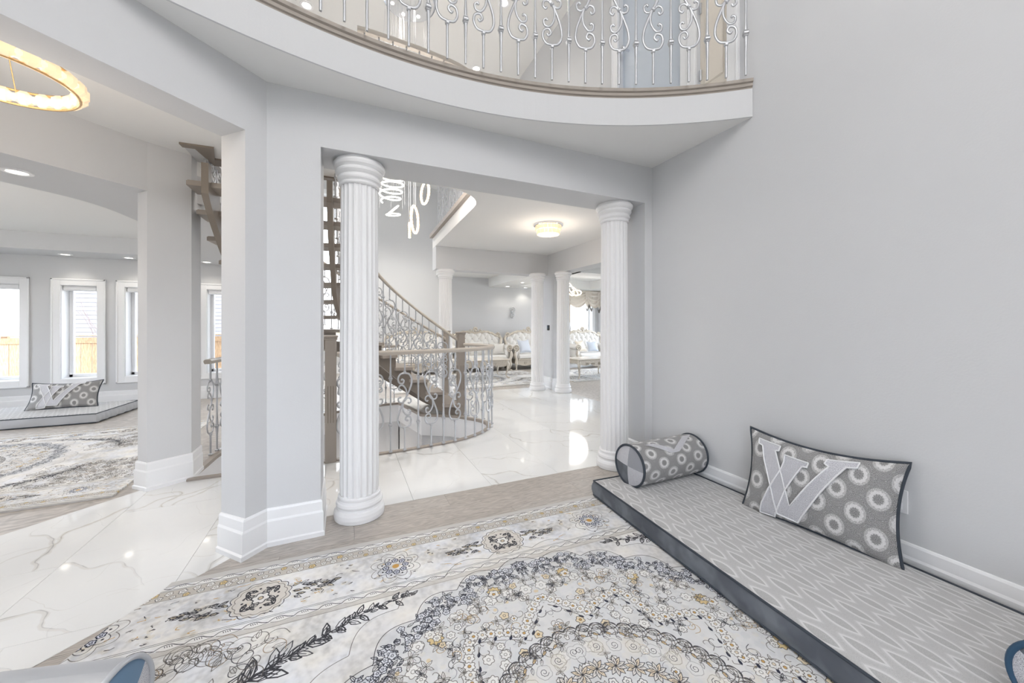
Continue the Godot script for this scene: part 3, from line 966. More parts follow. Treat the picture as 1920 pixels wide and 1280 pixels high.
# ---------------------------------------------------------------- curved stair
const RISE := 0.183
var PI2: PackedVector2Array
var PO2: PackedVector2Array
func stair_pt(p: PackedVector2Array, t: float) -> Vector2:
	var f: float = clamp(t - 1.0, 0.0, p.size() - 1.001)
	var i := int(f)
	var a: Vector2 = p[max(i - 1, 0)] if i > 0 else p[0] * 2.0 - p[1]
	var e: Vector2 = p[i + 2] if i + 2 < p.size() else p[i + 1] * 2.0 - p[i]
	return p[i].cubic_interpolate(p[i + 1], a, e, f - i)
func build_stairs() -> void:
	PI2 = P2([1.56, -5.30, 1.33, -5.40, 1.1, -5.48, 0.88, -5.54, 0.67, -5.56, 0.48, -5.53, 0.32, -5.46, 0.17, -5.34, 0.05, -5.17, -0.02, -4.97, -0.045, -4.75, -0.05, -4.54, -0.055, -4.34, -0.06, -4.16, -0.06, -3.98, -0.06, -3.82])
	PO2 = P2([1.6, -6.3, 1.3, -6.4, 1.0, -6.46, 0.72, -6.5, 0.42, -6.5, 0.1, -6.44, -0.2, -6.3, -0.5, -6.08, -0.77, -5.78, -0.95, -5.42, -1.1, -5.08, -1.16, -4.76, -1.185, -4.48, -1.19, -4.22, -1.19, -3.98, -1.19, -3.82])
	var o := thing("curved_staircase", "taupe curved open riser staircase winding up round the stairwell", "staircase")
	for k in range(1, 15):
		var a := stair_pt(PI2, k)
		var b := stair_pt(PI2, k + 1.12)
		var c := stair_pt(PO2, k + 1.12)
		var d := stair_pt(PO2, k)
		var w1 := (a - d).normalized() * 0.03
		var mb := MB.new()
		var q := PackedVector2Array([a + w1, b + w1, c - w1, d - w1])
		mb.prism(q, k * RISE - 0.042, k * RISE - 0.006)
		var q2 := PackedVector2Array([a + w1 * 0.7, b + w1 * 0.7, c - w1 * 0.7, d - w1 * 0.7])
		mb.prism(q2, k * RISE - 0.006, k * RISE)
		put(mb.mesh(), "tread", M.taupe, o)
	for side in 2:
		var mb := MB.new()
		var fr: float = 0.07 if side == 0 else 0.9
		var hgt: float = 0.32 if side == 0 else 0.34
		var pts := []
		var t := 1.0
		while t <= 15.501:
			pts.append(t)
			t += 0.25
		for i in pts.size() - 1:
			var t0: float = pts[i]
			var t1: float = pts[i + 1]
			var kk := int(floor(t0 + 0.001))
			var q := []
			for tt in [t0, t1]:
				var a := stair_pt(PI2, tt).lerp(stair_pt(PO2, tt), fr)
				var tg := (stair_pt(PO2, tt) - stair_pt(PI2, tt)).normalized() * 0.025
				q.append([a - tg, a + tg, max(0.0, (tt) * RISE - hgt - (0.02 if side == 0 else 0.05))])
			var top := minf(kk * RISE - 0.042, CEIL)
			if side == 1:
				top = min(top, t0 * RISE - 0.02)
			for s in 2:
				var p0: Vector2 = q[0][s]
				var p1: Vector2 = q[1][s]
				var outw := Vector3(p0.x, 0, p0.y) - Vector3(q[0][1 - s].x, 0, q[0][1 - s].y)
				mb.quad(Vector3(p0.x, q[0][2], p0.y), Vector3(p1.x, q[1][2], p1.y), Vector3(p1.x, top, p1.y), Vector3(p0.x, top, p0.y), outw)
			for e in 2:
				mb.quad(Vector3(q[e][0].x, q[e][2], q[e][0].y), Vector3(q[e][1].x, q[e][2], q[e][1].y), Vector3(q[e][1].x, top, q[e][1].y), Vector3(q[e][0].x, top, q[e][0].y), Vector3(q[e][0].x - q[1 - e][0].x, 0, q[e][0].y - q[1 - e][0].y))
			mb.quad(Vector3(q[0][0].x, q[0][2], q[0][0].y), Vector3(q[0][1].x, q[0][2], q[0][1].y), Vector3(q[1][1].x, q[1][2], q[1][1].y), Vector3(q[1][0].x, q[1][2], q[1][0].y), Vector3.DOWN)
			mb.quad(Vector3(q[0][0].x, top, q[0][0].y), Vector3(q[0][1].x, top, q[0][1].y), Vector3(q[1][1].x, top, q[1][1].y), Vector3(q[1][0].x, top, q[1][0].y), Vector3.UP)
		put(mb.mesh(), "stringer", M.taupe_d, o)
	# basement flight
	var bf := thing("basement_steps", "taupe steps going down into the stairwell", "steps")
	for k in 9:
		var mb := MB.new()
		mb.box(Vector3(-0.68, -0.2 - k * 0.19, -4.25 - k * 0.26), Vector3(1.0, 0.04, 0.29), 0.006)
		put(mb.mesh(), "tread", M.taupe, bf)
	var mb2 := MB.new()
	for k in 9:
		mb2.box(Vector3(-0.16, -0.34 - k * 0.19, -4.25 - k * 0.26), Vector3(0.04, 0.3, 0.28))
	put(mb2.mesh(), "stringer", M.dark, bf)
# ---------------------------------------------------------------- wrought railings
var BAL_K: Mesh
var BAL_S: Mesh
var SHOE: Mesh
func strand(mb: MB, p: PackedVector2Array, r := 0.0062, flip := false) -> void:
	var q := smooth(p, 4)
	var v := PackedVector3Array()
	for k in q:
		v.append(Vector3(-k.x, 1.035 - k.y, 0) if flip else Vector3(k.x, k.y, 0))
	mb.tube(v, r, 5, false, 1.5)
func make_balusters() -> void:
	var mb := MB.new()
	mb.tube(PackedVector3Array([Vector3(0, 0, 0), Vector3(0, 0.14, 0), Vector3(0, 0.27, 0), Vector3(0, 0.40, 0), Vector3(0, 0.62, 0), Vector3(0, 0.75, 0), Vector3(0, 0.88, 0), Vector3(0, 1.0, 0)]), [0.009, 0.009, 0.0145, 0.009, 0.009, 0.0145, 0.009, 0.009], 4)
	for y in [0.28, 0.75]:
		mb.box(Vector3(0, y, 0), Vector3(0.038, 0.02, 0.038), 0.005)
		mb.box(Vector3(0, y + 0.017, 0), Vector3(0.03, 0.008, 0.03), 0.003)
		mb.box(Vector3(0, y - 0.017, 0), Vector3(0.03, 0.008, 0.03), 0.003)
	BAL_K = mb.mesh()
	mb = MB.new()
	mb.tube(PackedVector3Array([Vector3(0, 0, 0), Vector3(0, 0.235, 0)]), 0.0095, 4)
	mb.tube(PackedVector3Array([Vector3(0, 0.8, 0), Vector3(0, 1.0, 0)]), 0.0095, 4)
	mb.box(Vector3(0, 0.225, 0), Vector3(0.026, 0.022, 0.026), 0.005)
	mb.box(Vector3(0, 0.81, 0), Vector3(0.026, 0.022, 0.026), 0.005)
	# one long S through the middle, inner scrolls and side curls, turned half round for the upper half
	strand(mb, P2([0, 0.238, 0.045, 0.25, 0.072, 0.3, 0.066, 0.37, 0.036, 0.45, 0.004, 0.517, -0.034, 0.585, -0.066, 0.665, -0.072, 0.735, -0.045, 0.785, 0, 0.797]), 0.0066)
	for f in [false, true]:
		strand(mb, P2([0, 0.238, -0.045, 0.248, -0.068, 0.29, -0.058, 0.335, -0.022, 0.345, -0.008, 0.318, -0.026, 0.3, -0.036, 0.312]), 0.0062, f)
		strand(mb, P2([0.002, 0.53, 0.02, 0.47, 0.014, 0.41, -0.018, 0.365, -0.052, 0.368, -0.06, 0.4, -0.042, 0.415, -0.034, 0.403]), 0.006, f)
		strand(mb, P2([0.0, 0.525, 0.028, 0.497, 0.058, 0.505, 0.066, 0.537, 0.046, 0.553, 0.038, 0.54]), 0.006, f)
	mb.box(Vector3(0.001, 0.5175, 0), Vector3(0.026, 0.02, 0.024), 0.005, Basis(Vector3.BACK, 0.45))
	BAL_S = mb.mesh()
	mb = MB.new()
	mb.box(Vector3(0, 0.011, 0), Vector3(0.036, 0.022, 0.036), 0.007)
	SHOE = mb.mesh()
func railing(called: String, label: String, base: PackedVector3Array, hgt: float, space: float, rail_mat: Material, first := 0) -> Node3D:
	var o := thing(called, label, "railing", Vector3.ZERO, "wrought railings")
	var top := PackedVector3Array()
	for p in base:
		top.append(p + Vector3.UP * hgt)
	var mb := MB.new()
	mb.sweep(top, P2([0.024, -0.045, 0.032, -0.03, 0.034, -0.014, 0.022, 0.0, -0.022, 0.0, -0.034, -0.014, -0.032, -0.03, -0.024, -0.045]))
	put(mb.mesh(), "handrail", rail_mat, o)
	var l := path_len(base)
	var n := int(floor(l / space))
	for k in n:
		var q := path_at(base, (k + 0.5) * l / n)
		var b := MeshInstance3D.new()
		b.mesh = BAL_S if (k + first) % 2 == 0 else BAL_K
		b.material_override = M.iron
		var t: Vector3 = q[1]
		b.rotation.y = atan2(-t.z, t.x) + (PI if ((k + first) / 2) % 2 == 0 else 0.0)
		b.position = q[0]
		b.scale = Vector3(1, hgt - 0.035, 1)
		add(b, "baluster", o)
		if base[0].y < 1.0:
			put(SHOE, "shoe", M.iron, b)
	return o
func newel(label: String, at: Vector3, h: float, turn := 0.0) -> void:
	var o := thing("newel_post", label, "newel post", at, "taupe newel posts", turn)
	var mb := MB.new()
	mb.box(Vector3(0, h * 0.5 - 0.02, 0), Vector3(0.1, h - 0.04, 0.1), 0.004)
	var post := put(mb.mesh(), "post", M.taupe, o)
	mb = MB.new()
	mb.box(Vector3(0, h - 0.032, 0), Vector3(0.116, 0.022, 0.116), 0.006)
	mb.box(Vector3(0, h - 0.01, 0), Vector3(0.132, 0.024, 0.132), 0.008)
	put(mb.mesh(), "cap", M.taupe, o)
	for s in 4:
		var bs := Basis(Vector3.UP, s * PI * 0.5)
		for k in [-1.0, 0.0, 1.0]:
			mb = MB.new()
			mb.box(bs * Vector3(k * 0.024, h * 0.5 - 0.05, 0.0505), Vector3(0.008, 0.36, 0.004), 0.0015, bs)
			put(mb.mesh(), "flute", M.taupe_d, post)
func build_railings() -> void:
	make_balusters()
	# balcony over the sitting room
	railing("balcony_railing", "silver scrollwork railing along the curved balcony overhead", lift(offset_path(ARC, -0.07), UP_FLOOR + 0.015), 1.08, 0.122, M.rail, 1)
	# round the stairwell upstairs
	railing("landing_railing", "silver scrollwork railing round the upper stairwell edge", lift(smooth(P2([0.1, -3.87, 0.3, -3.87, 0.77, -3.91, 1.2, -4.0, 1.48, -4.2, 1.6, -4.55, 1.62, -5.2, 1.62, -7.2]), 5), UP_FLOOR + 0.0), 1.12, 0.13, M.rail)
	# near side of the stairwell, from the newel beside the column round to the first step
	var near := smooth(P2([-0.08, -4.06, 0.3, -4.06, 0.6, -4.075, 0.88, -4.11, 1.147, -4.16, 1.32, -4.22, 1.47, -4.295, 1.63, -4.41, 1.755, -4.58, 1.8, -4.77, 1.77, -4.97, 1.65, -5.18, 1.58, -5.26]), 4)
	railing("stairwell_railing", "silver scrollwork railing with taupe rail curving round the stairwell", lift(near, 0.018), 1.06, 0.142, M.rail)
	var far := arc2(Vector2(0.9, -4.5), 2.17, 268, 184, 24)
	railing("stairwell_railing", "silver scrollwork railing on the far side behind the stairs", lift(far, 0.018), 0.98, 0.135, M.rail)
	# both sides of the stair
	for side in 2:
		var p := PackedVector3Array()
		var t := 1.15
		while t <= 14.6:
			var a := stair_pt(PI2 if side == 0 else PO2, t)
			var c := stair_pt(PO2 if side == 0 else PI2, t)
			a = a.lerp(c, 0.03 if side == 0 else 0.05)
			p.append(Vector3(a.x, (t - 0.35) * RISE + 0.05, a.y))
			t += 0.2
		railing("stair_railing", ["silver scroll balusters and taupe handrail on the near edge of the stairs", "silver scroll balusters and taupe handrail on the far edge of the stairs"][side], p, 0.93, 0.12, M.rail)
	newel("taupe newel post at the near end of the stairwell railing", Vector3(-0.135, 0, -4.09), 1.24)
	newel("taupe newel post at the foot of the stairs, nearer one", Vector3(1.545, 0, -5.33), 1.24, 0.1)
	newel("taupe newel post at the foot of the stairs, farther one", Vector3(1.58, 0, -6.33), 1.24, 0.0)
const LAMP := 0.14
# ---------------------------------------------------------------- lamps
func omni(parent: Node, at: Vector3, e: float, c: Color, size := 0.15) -> void:
	var l := OmniLight3D.new()
	l.light_energy = e * LAMP
	l.light_color = c
	l.light_size = size
	l.omni_range = 30.0
	l.omni_attenuation = 2.0
	l.shadow_enabled = true
	l.position = at
	l.name = "lamp_light"
	parent.add_child(l, true)
func spot(parent: Node, at: Vector3, e: float, c: Color, ang := 60.0) -> void:
	var l := SpotLight3D.new()
	l.light_energy = e * LAMP
	l.light_color = c
	l.light_size = 0.05
	l.spot_range = 20.0
	l.spot_attenuation = 2.0
	l.spot_angle = ang
	l.spot_angle_attenuation = 0.6
	l.shadow_enabled = true
	l.rotation.x = -PI * 0.5
	l.position = at
	l.name = "lamp_light"
	parent.add_child(l, true)
func pot_light(label: String, at: Vector3, e: float, c := Color(1, 0.97, 0.92)) -> void:
	var o := thing("recessed_light", label, "ceiling light", at, "recessed ceiling spotlights")
	var mb := MB.new()
	mb.lathe(P2([0.05, -0.003, 0.056, -0.008, 0.078, -0.006, 0.08, 0.0, 0.05, 0.0]), 28)
	put(mb.mesh(), "trim_ring", M.trim, o)
	mb = MB.new()
	mb.lathe(P2([0.0, -0.004, 0.051, -0.004]), 24)
	put(mb.mesh(), "lens", glow(c, 5.0), o)
	if e > 0.0:
		spot(o, Vector3(0, -0.03, 0), e, c)
func crystal_ring(o: Node3D, c: Vector3, bs: Basis, r: float, n: int, s: Vector3, m: Material, core: Material) -> void:
	var mb := MB.new()
	var pts := PackedVector3Array()
	for k in n * 2:
		var a := TAU * k / (n * 2)
		pts.append(c + bs * Vector3(cos(a) * r, 0, sin(a) * r))
	mb.tube(pts, s.x * 0.32, 8, true)
	put(mb.mesh(), "led_ring", core, o)
	mb = MB.new()
	for dy in [-1.0, 1.0]:
		var q := PackedVector3Array()
		for p in pts:
			q.append(p + bs * Vector3(0, dy * s.y * 0.5, 0))
		mb.tube(q, s.x * 0.1, 5, true)
	put(mb.mesh(), "rim", M.gold, o)
	for k in n:
		var a := TAU * (k + 0.5) / n
		mb = MB.new()
		var b2 := bs * Basis(Vector3.UP, -a)
		mb.box(c + bs * Vector3(cos(a) * r, 0, sin(a) * r), Vector3(s.x, s.y, TAU * r / n * 0.86), s.x * 0.3, b2)
		put(mb.mesh(), "crystal", m, o)
func build_lamps() -> void:
	var warm := Color(1.0, 0.94, 0.87)
	var cool := Color(1.0, 0.97, 0.94)
	M.gold = mat(Color8(226, 190, 140), 0.25, 0.9)
	var cry := mat(Color(1.0, 0.95, 0.87, 0.72), 0.05)
	cry.transparency = BaseMaterial3D.TRANSPARENCY_ALPHA
	cry.emission_enabled = true
	cry.emission = Color(1.0, 0.9, 0.75)
	cry.emission_energy_multiplier = 0.2
	var cryw: StandardMaterial3D = cry.duplicate()
	cryw.emission = Color(1, 0.97, 0.93)
	cryw.emission_energy_multiplier = 0.8
	# crystal ring over the hall
	var o := thing("ring_chandelier", "warm glowing crystal ring light hanging under the hall ceiling", "ceiling light", Vector3(-1.47, CEIL, -2.5))
	var mb := MB.new()
	mb.lathe(P2([0.0, -0.03, 0.1, -0.03, 0.12, -0.02, 0.12, 0.0]), 32)
	put(mb.mesh(), "canopy", M.chrome, o)
	for k in 3:
		var a := TAU * k / 3.0 + 0.3
		mb = MB.new()
		mb.tube(PackedVector3Array([Vector3(cos(a) * 0.1, -0.02, sin(a) * 0.1), Vector3(cos(a) * 0.26, -0.31, sin(a) * 0.26)]), 0.0025, 5)
		put(mb.mesh(), "wire", M.gold, o)
	crystal_ring(o, Vector3(0, -0.325, 0), Basis.IDENTITY, 0.27, 24, Vector3(0.062, 0.07, 0.05), cry, glow(Color(1, 0.9, 0.74), 0.8))
	omni(o, Vector3(0, -0.42, 0), 2.2, warm, 0.5)
	# flush crystal drum
	o = thing("flush_light", "round crystal flush light glowing on the hall ceiling", "ceiling light", Vector3(2.75, CEIL, -4.85))
	mb = MB.new()
	mb.lathe(P2([0.0, -0.025, 0.2, -0.025, 0.215, -0.018, 0.215, 0.0]), 40)
	put(mb.mesh(), "canopy", M.chrome, o)
	mb = MB.new()
	mb.lathe(P2([0.13, -0.03, 0.135, -0.075, 0.0, -0.075]), 32)
	put(mb.mesh(), "led_plate", glow(Color(1, 0.9, 0.72), 2.4), o)
	for t in 2:
		var n := 22 if t == 0 else 18
		var r := 0.185 if t == 0 else 0.16
		for k in n:
			var a := TAU * (k + 0.5 * t) / n
			mb = MB.new()
			mb.box(Vector3(cos(a) * r, -0.055 - t * 0.062, sin(a) * r), Vector3(0.022, 0.052 + t * 0.012, TAU * r / n * 0.92), 0.006, Basis(Vector3.UP, -a))
			put(mb.mesh(), "crystal", cry, o)
	mb = MB.new()
	mb.lathe(P2([0.0, -0.15, 0.13, -0.148, 0.15, -0.14, 0.15, -0.13, 0.0, -0.13]), 32)
	put(mb.mesh(), "crystal_base", cry, o)
	omni(o, Vector3(0, -0.2, 0), 3.0, warm, 0.3)
	# stairwell chandelier: mirror canopy, wires, a spiral and three rings
	var gl := glow(Color(1, 0.98, 0.95), 2.2)
	o = thing("stairwell_chandelier", "tall chandelier with glowing spiral and crystal rings hanging in the stairwell", "chandelier", Vector3(0.735, TOP, -4.82))
	mb = MB.new()
	mb.lathe(P2([0.0, -0.05, 0.3, -0.05, 0.32, -0.04, 0.32, 0.0]), 48)
	put(mb.mesh(), "canopy", M.chrome, o)
	for k in 7:
		var a := TAU * k / 7.0
		mb = MB.new()
		mb.lathe(P2([0.0, -0.056, 0.022, -0.056, 0.024, -0.05]), 14, Vector3(cos(a) * 0.22, 0, sin(a) * 0.22))
		put(mb.mesh(), "downlight", gl, o)
	var sc := Vector3(-0.22, 0, -0.1)
	mb = MB.new()
	var pts := PackedVector3Array()
	for k in 221:
		var f := k / 220.0
		var a := f * TAU * 6.6
		var r := lerpf(0.185, 0.11, f * f)
		pts.append(sc + Vector3(cos(a) * r, lerpf(-1.98, -2.56, f), sin(a) * r))
	mb.tube(pts, 0.0095, 6)
	put(mb.mesh(), "spiral_tube", gl, o)
	for k in 2:
		mb = MB.new()
		pts = PackedVector3Array()
		for i in 28:
			var a := TAU * i / 28.0
			pts.append(sc + Vector3(0.03, -2.66 - k * 0.06, 0.02) + Basis(Vector3(0.3, 0, 1).normalized(), 0.8 if k == 0 else 0.1) * Vector3(cos(a) * 0.085, 0, sin(a) * 0.06))
		mb.tube(pts, 0.008, 6, true)
		put(mb.mesh(), "small_ring", gl, o)
	var wm := mat(Color8(225, 226, 228), 0.3, 0.4)
	for k in 22:
		var a := TAU * k / 22.0
		var r := 0.19 if k % 2 == 0 else 0.13
		mb = MB.new()
		mb.tube(PackedVector3Array([sc + Vector3(cos(a) * r * 0.6 + 0.05, -0.05, sin(a) * r * 0.6), sc + Vector3(cos(a) * r, -2.2 - 0.2 * (k % 3), sin(a) * r)]), 0.0012, 4)
		put(mb.mesh(), "wire", wm, o)
	var rings := [[Vector3(0.06, -2.78, 0.02), 0.165, 1.15], [Vector3(-0.01, -2.93, 0.06), 0.085, 1.4], [Vector3(0.19, -2.42, 0.0), 0.135, 1.75]]
	for q in rings:
		var bs := Basis(Vector3.UP, q[2]) * Basis(Vector3.RIGHT, PI * 0.5)
		crystal_ring(o, q[0], bs, q[1], 22, Vector3(0.026, 0.032, 0.03), cryw, gl)
		for s in [-1.0, 1.0]:
			mb = MB.new()
			mb.tube(PackedVector3Array([Vector3(q[0].x + s * 0.01, -0.05, q[0].z), q[0] + Vector3(s * 0.01, q[1], 0)]), 0.0018, 4)
			put(mb.mesh(), "wire", wm, o)
	omni(o, Vector3(0.0, -2.3, 0.3), 8.0, cool, 0.5)
	spot(o, Vector3(0.0, -0.1, 0.0), 20.0, cool, 42.0)
	# sitting room chandelier, high above and behind the viewer
	o = thing("sitting_room_chandelier", "large round crystal chandelier high over the sitting room", "chandelier", Vector3(0.5, TOP, 0.9))
	mb = MB.new()
	mb.lathe(P2([0.0, -0.04, 0.16, -0.04, 0.18, -0.03, 0.18, 0.0]), 32)
	put(mb.mesh(), "canopy", M.chrome, o)
	mb = MB.new()
	mb.tube(PackedVector3Array([Vector3(0, -0.04, 0), Vector3(0, -0.6, 0)]), 0.01, 8)
	put(mb.mesh(), "stem", M.chrome, o)
	crystal_ring(o, Vector3(0, -0.65, 0), Basis.IDENTITY, 0.45, 30, Vector3(0.06, 0.08, 0.06), cryw, gl)
	omni(o, Vector3(0, -0.75, 0), 24.0, Color(1, 0.99, 0.985), 0.9)
	# recessed lights
	pot_light("recessed spotlight in the near border of the tray ceiling", Vector3(-2.165, 2.45, -3.91), 1.2)
	pot_light("recessed spotlight over the second window", Vector3(-4.02, 2.45, -8.2), 0.8)
	pot_light("recessed spotlight over the window beside the hall pier", Vector3(-3.27, 2.45, -8.2), 0.8)
	pot_light("recessed spotlight over the window between the piers", Vector3(-2.24, 2.45, -8.2), 0.8)
	pot_light("recessed spotlight in the bulkhead, the leftmost one", Vector3(4.7, 2.56, -10.9), 1.0)
	pot_light("recessed spotlight in the bulkhead, nearest the column", Vector3(4.65, 2.56, -9.7), 1.0)
	pot_light("recessed spotlight lighting the far wall", Vector3(5.4, 2.56, -11.05), 1.2)
	pot_light("small spotlight on the upper ceiling at the left of the railing", Vector3(-0.46, TOP, -5.46), 2.0)
	pot_light("small spotlight on the upper ceiling, right of the mirror canopy", Vector3(1.84, TOP, -4.39), 2.0)
	pot_light("small spotlight on the upper ceiling above the balcony edge", Vector3(1.91, TOP, -5.7), 2.0)
	pot_light("wall washing spotlight high over the far stair wall, left one", Vector3(-0.1, TOP, -8.7), 36.0)
	pot_light("wall washing spotlight high over the far stair wall, right one", Vector3(1.7, TOP, -8.7), 36.0)
	# bay room pendant-free tray: soft ceiling fixture out of view, further left
	o = thing("bay_flush_light", "round flush light in the tray of the window room", "ceiling light", Vector3(-4.3, 2.69, -4.6))
	mb = MB.new()
	mb.lathe(P2([0.0, -0.08, 0.2, -0.075, 0.23, -0.05, 0.23, 0.0]), 36)
	put(mb.mesh(), "diffuser", glow(Color(1, 0.96, 0.9), 1.6), o)
	omni(o, Vector3(0, -0.2, 0), 12.0, cool, 0.4)
	o = thing("basement_wall_lamp", "small wall lamp down in the stairwell", "wall lamp", Vector3(0.2, -1.3, -6.45))
	mb = MB.new()
	mb.box(Vector3(0, 0, 0.01), Vector3(0.1, 0.18, 0.02), 0.008)
	put(mb.mesh(), "plate", M.chrome, o)
	mb = MB.new()
	mb.ball(Vector3(0, 0, 0.08), Vector3(0.06, 0.08, 0.06), 14, 9)
	put(mb.mesh(), "globe", glow(Color(1, 0.96, 0.9), 1.5), o)
	omni(o, Vector3(0, 0, 0.16), 3.0, cool, 0.12)
	# living room chandelier
	o = thing("living_room_chandelier", "small glowing ring chandelier in front of the draped window", "chandelier", Vector3(5.75, CEIL, -8.75))
	mb = MB.new()
	mb.lathe(P2([0.0, -0.03, 0.14, -0.03, 0.15, -0.02, 0.15, 0.0]), 28)
	put(mb.mesh(), "canopy", M.chrome, o)
	for k in 3:
		var bs := Basis(Vector3.UP, 0.5 + k) * Basis(Vector3.RIGHT, 1.2 - k * 0.35)
		crystal_ring(o, Vector3((k - 1) * 0.11, -0.5 - 0.05 * k, 0), bs, 0.2 - k * 0.035, 16, Vector3(0.03, 0.035, 0.03), cryw, gl)
		mb = MB.new()
		mb.tube(PackedVector3Array([Vector3((k - 1) * 0.05, -0.03, 0), Vector3((k - 1) * 0.11, -0.35, 0)]), 0.002, 4)
		put(mb.mesh(), "wire", wm, o)
	omni(o, Vector3(0, -0.75, 0), 4.5, cool, 0.4)
# ---------------------------------------------------------------- printed rug
const RS := 880.0
var rc: Cv
func rp(x: float, z: float) -> Vector2:
	return Vector2(x, z) * RS
func rcurve(p: PackedVector2Array, w: float, c: Color, a := 1.0) -> void:
	var q := PackedVector2Array()
	for k in p:
		q.append(k * RS)
	rc.curve(q, w * 1.22, c, a)
func off_rug(c: Vector2, r: float) -> bool:
	return c.x < -r or c.y < -r or c.x > 2.3 + r or c.y > 1.58 + r
func ring_pts(c: Vector2, r: float, n: int, lobes := 0, amp := 0.0, ph := 0.0, sq := 1.0) -> PackedVector2Array:
	var q := PackedVector2Array()
	for k in n + 1:
		var a := TAU * k / n
		var rr := r + (amp * absf(sin(lobes * 0.5 * (a - ph))) if lobes > 0 else 0.0)
		q.append(c + Vector2(cos(a), sin(a) * sq) * rr)
	return q
func fill_ring(c: Vector2, r: float, n: int, lobes: int, amp: float, col: Color, a := 1.0, ph := 0.0) -> void:
	var q := PackedVector2Array()
	for k in ring_pts(c, r, n, lobes, amp, ph):
		q.append(k * RS)
	rc.fillpoly(q, col, a)
func flower(c: Vector2, r: float, petals: int, fillc: Color, linec: Color, w := 1.6, heart := Color(0, 0, 0, 0)) -> void:
	if off_rug(c, r):
		return
	var ph := fposmod(c.x * 37.0 + c.y * 11.0, TAU)
	fill_ring(c, r * 0.72, petals * 6, petals, r * 0.28, fillc, 0.85, ph)
	rcurve(ring_pts(c, r * 0.72, petals * 6, petals, r * 0.28, ph), w, linec)
	if heart.a > 0.0:
		rc.disc(c.x * RS, c.y * RS, r * 0.3 * RS, heart, 0.9)
	rcurve(ring_pts(c, r * 0.28, 10), w * 0.8, linec, 0.8)
func rose(c: Vector2, r: float, halo: Color, linec: Color) -> void:
	if off_rug(c, r):
		return
	for k in 4:
		rc.disc(c.x * RS, c.y * RS, r * (1.5 - k * 0.3) * RS, halo.lerp(Color8(236, 235, 233), 0.25 * (k % 2) + 0.45), 0.28)
	rcurve(ring_pts(c, r * 0.8, 16, 5, r * 0.15), 1.4, halo.darkened(0.25), 0.8)
	var sp := PackedVector2Array()
	for k in 12:
		var a := k * 0.8 + c.x * 9.0
		sp.append(c + Vector2(cos(a), sin(a)) * r * (0.55 - k * 0.038))
	rcurve(sp, 1.1, linec)
func leaf(c: Vector2, ang: float, l: float, linec: Color, w: float, fillc := Color(0, 0, 0, 0)) -> void:
	if off_rug(c, l):
		return
	var d := Vector2(cos(ang), sin(ang))
	var s := Vector2(-d.y, d.x)
	var p := PackedVector2Array([c, c + d * l * 0.3 + s * l * 0.2, c + d * l * 0.7 + s * l * 0.16, c + d * l, c + d * l * 0.65 - s * l * 0.16, c + d * l * 0.28 - s * l * 0.18, c])
	if fillc.a > 0.0:
		var q := PackedVector2Array()
		for k in p:
			q.append(k * RS)
		rc.fillpoly(q, fillc, 0.85)
	rcurve(p, w, linec)
	rcurve(PackedVector2Array([c, c + d * l * 0.6 + s * l * 0.03]), w * 0.8, linec)
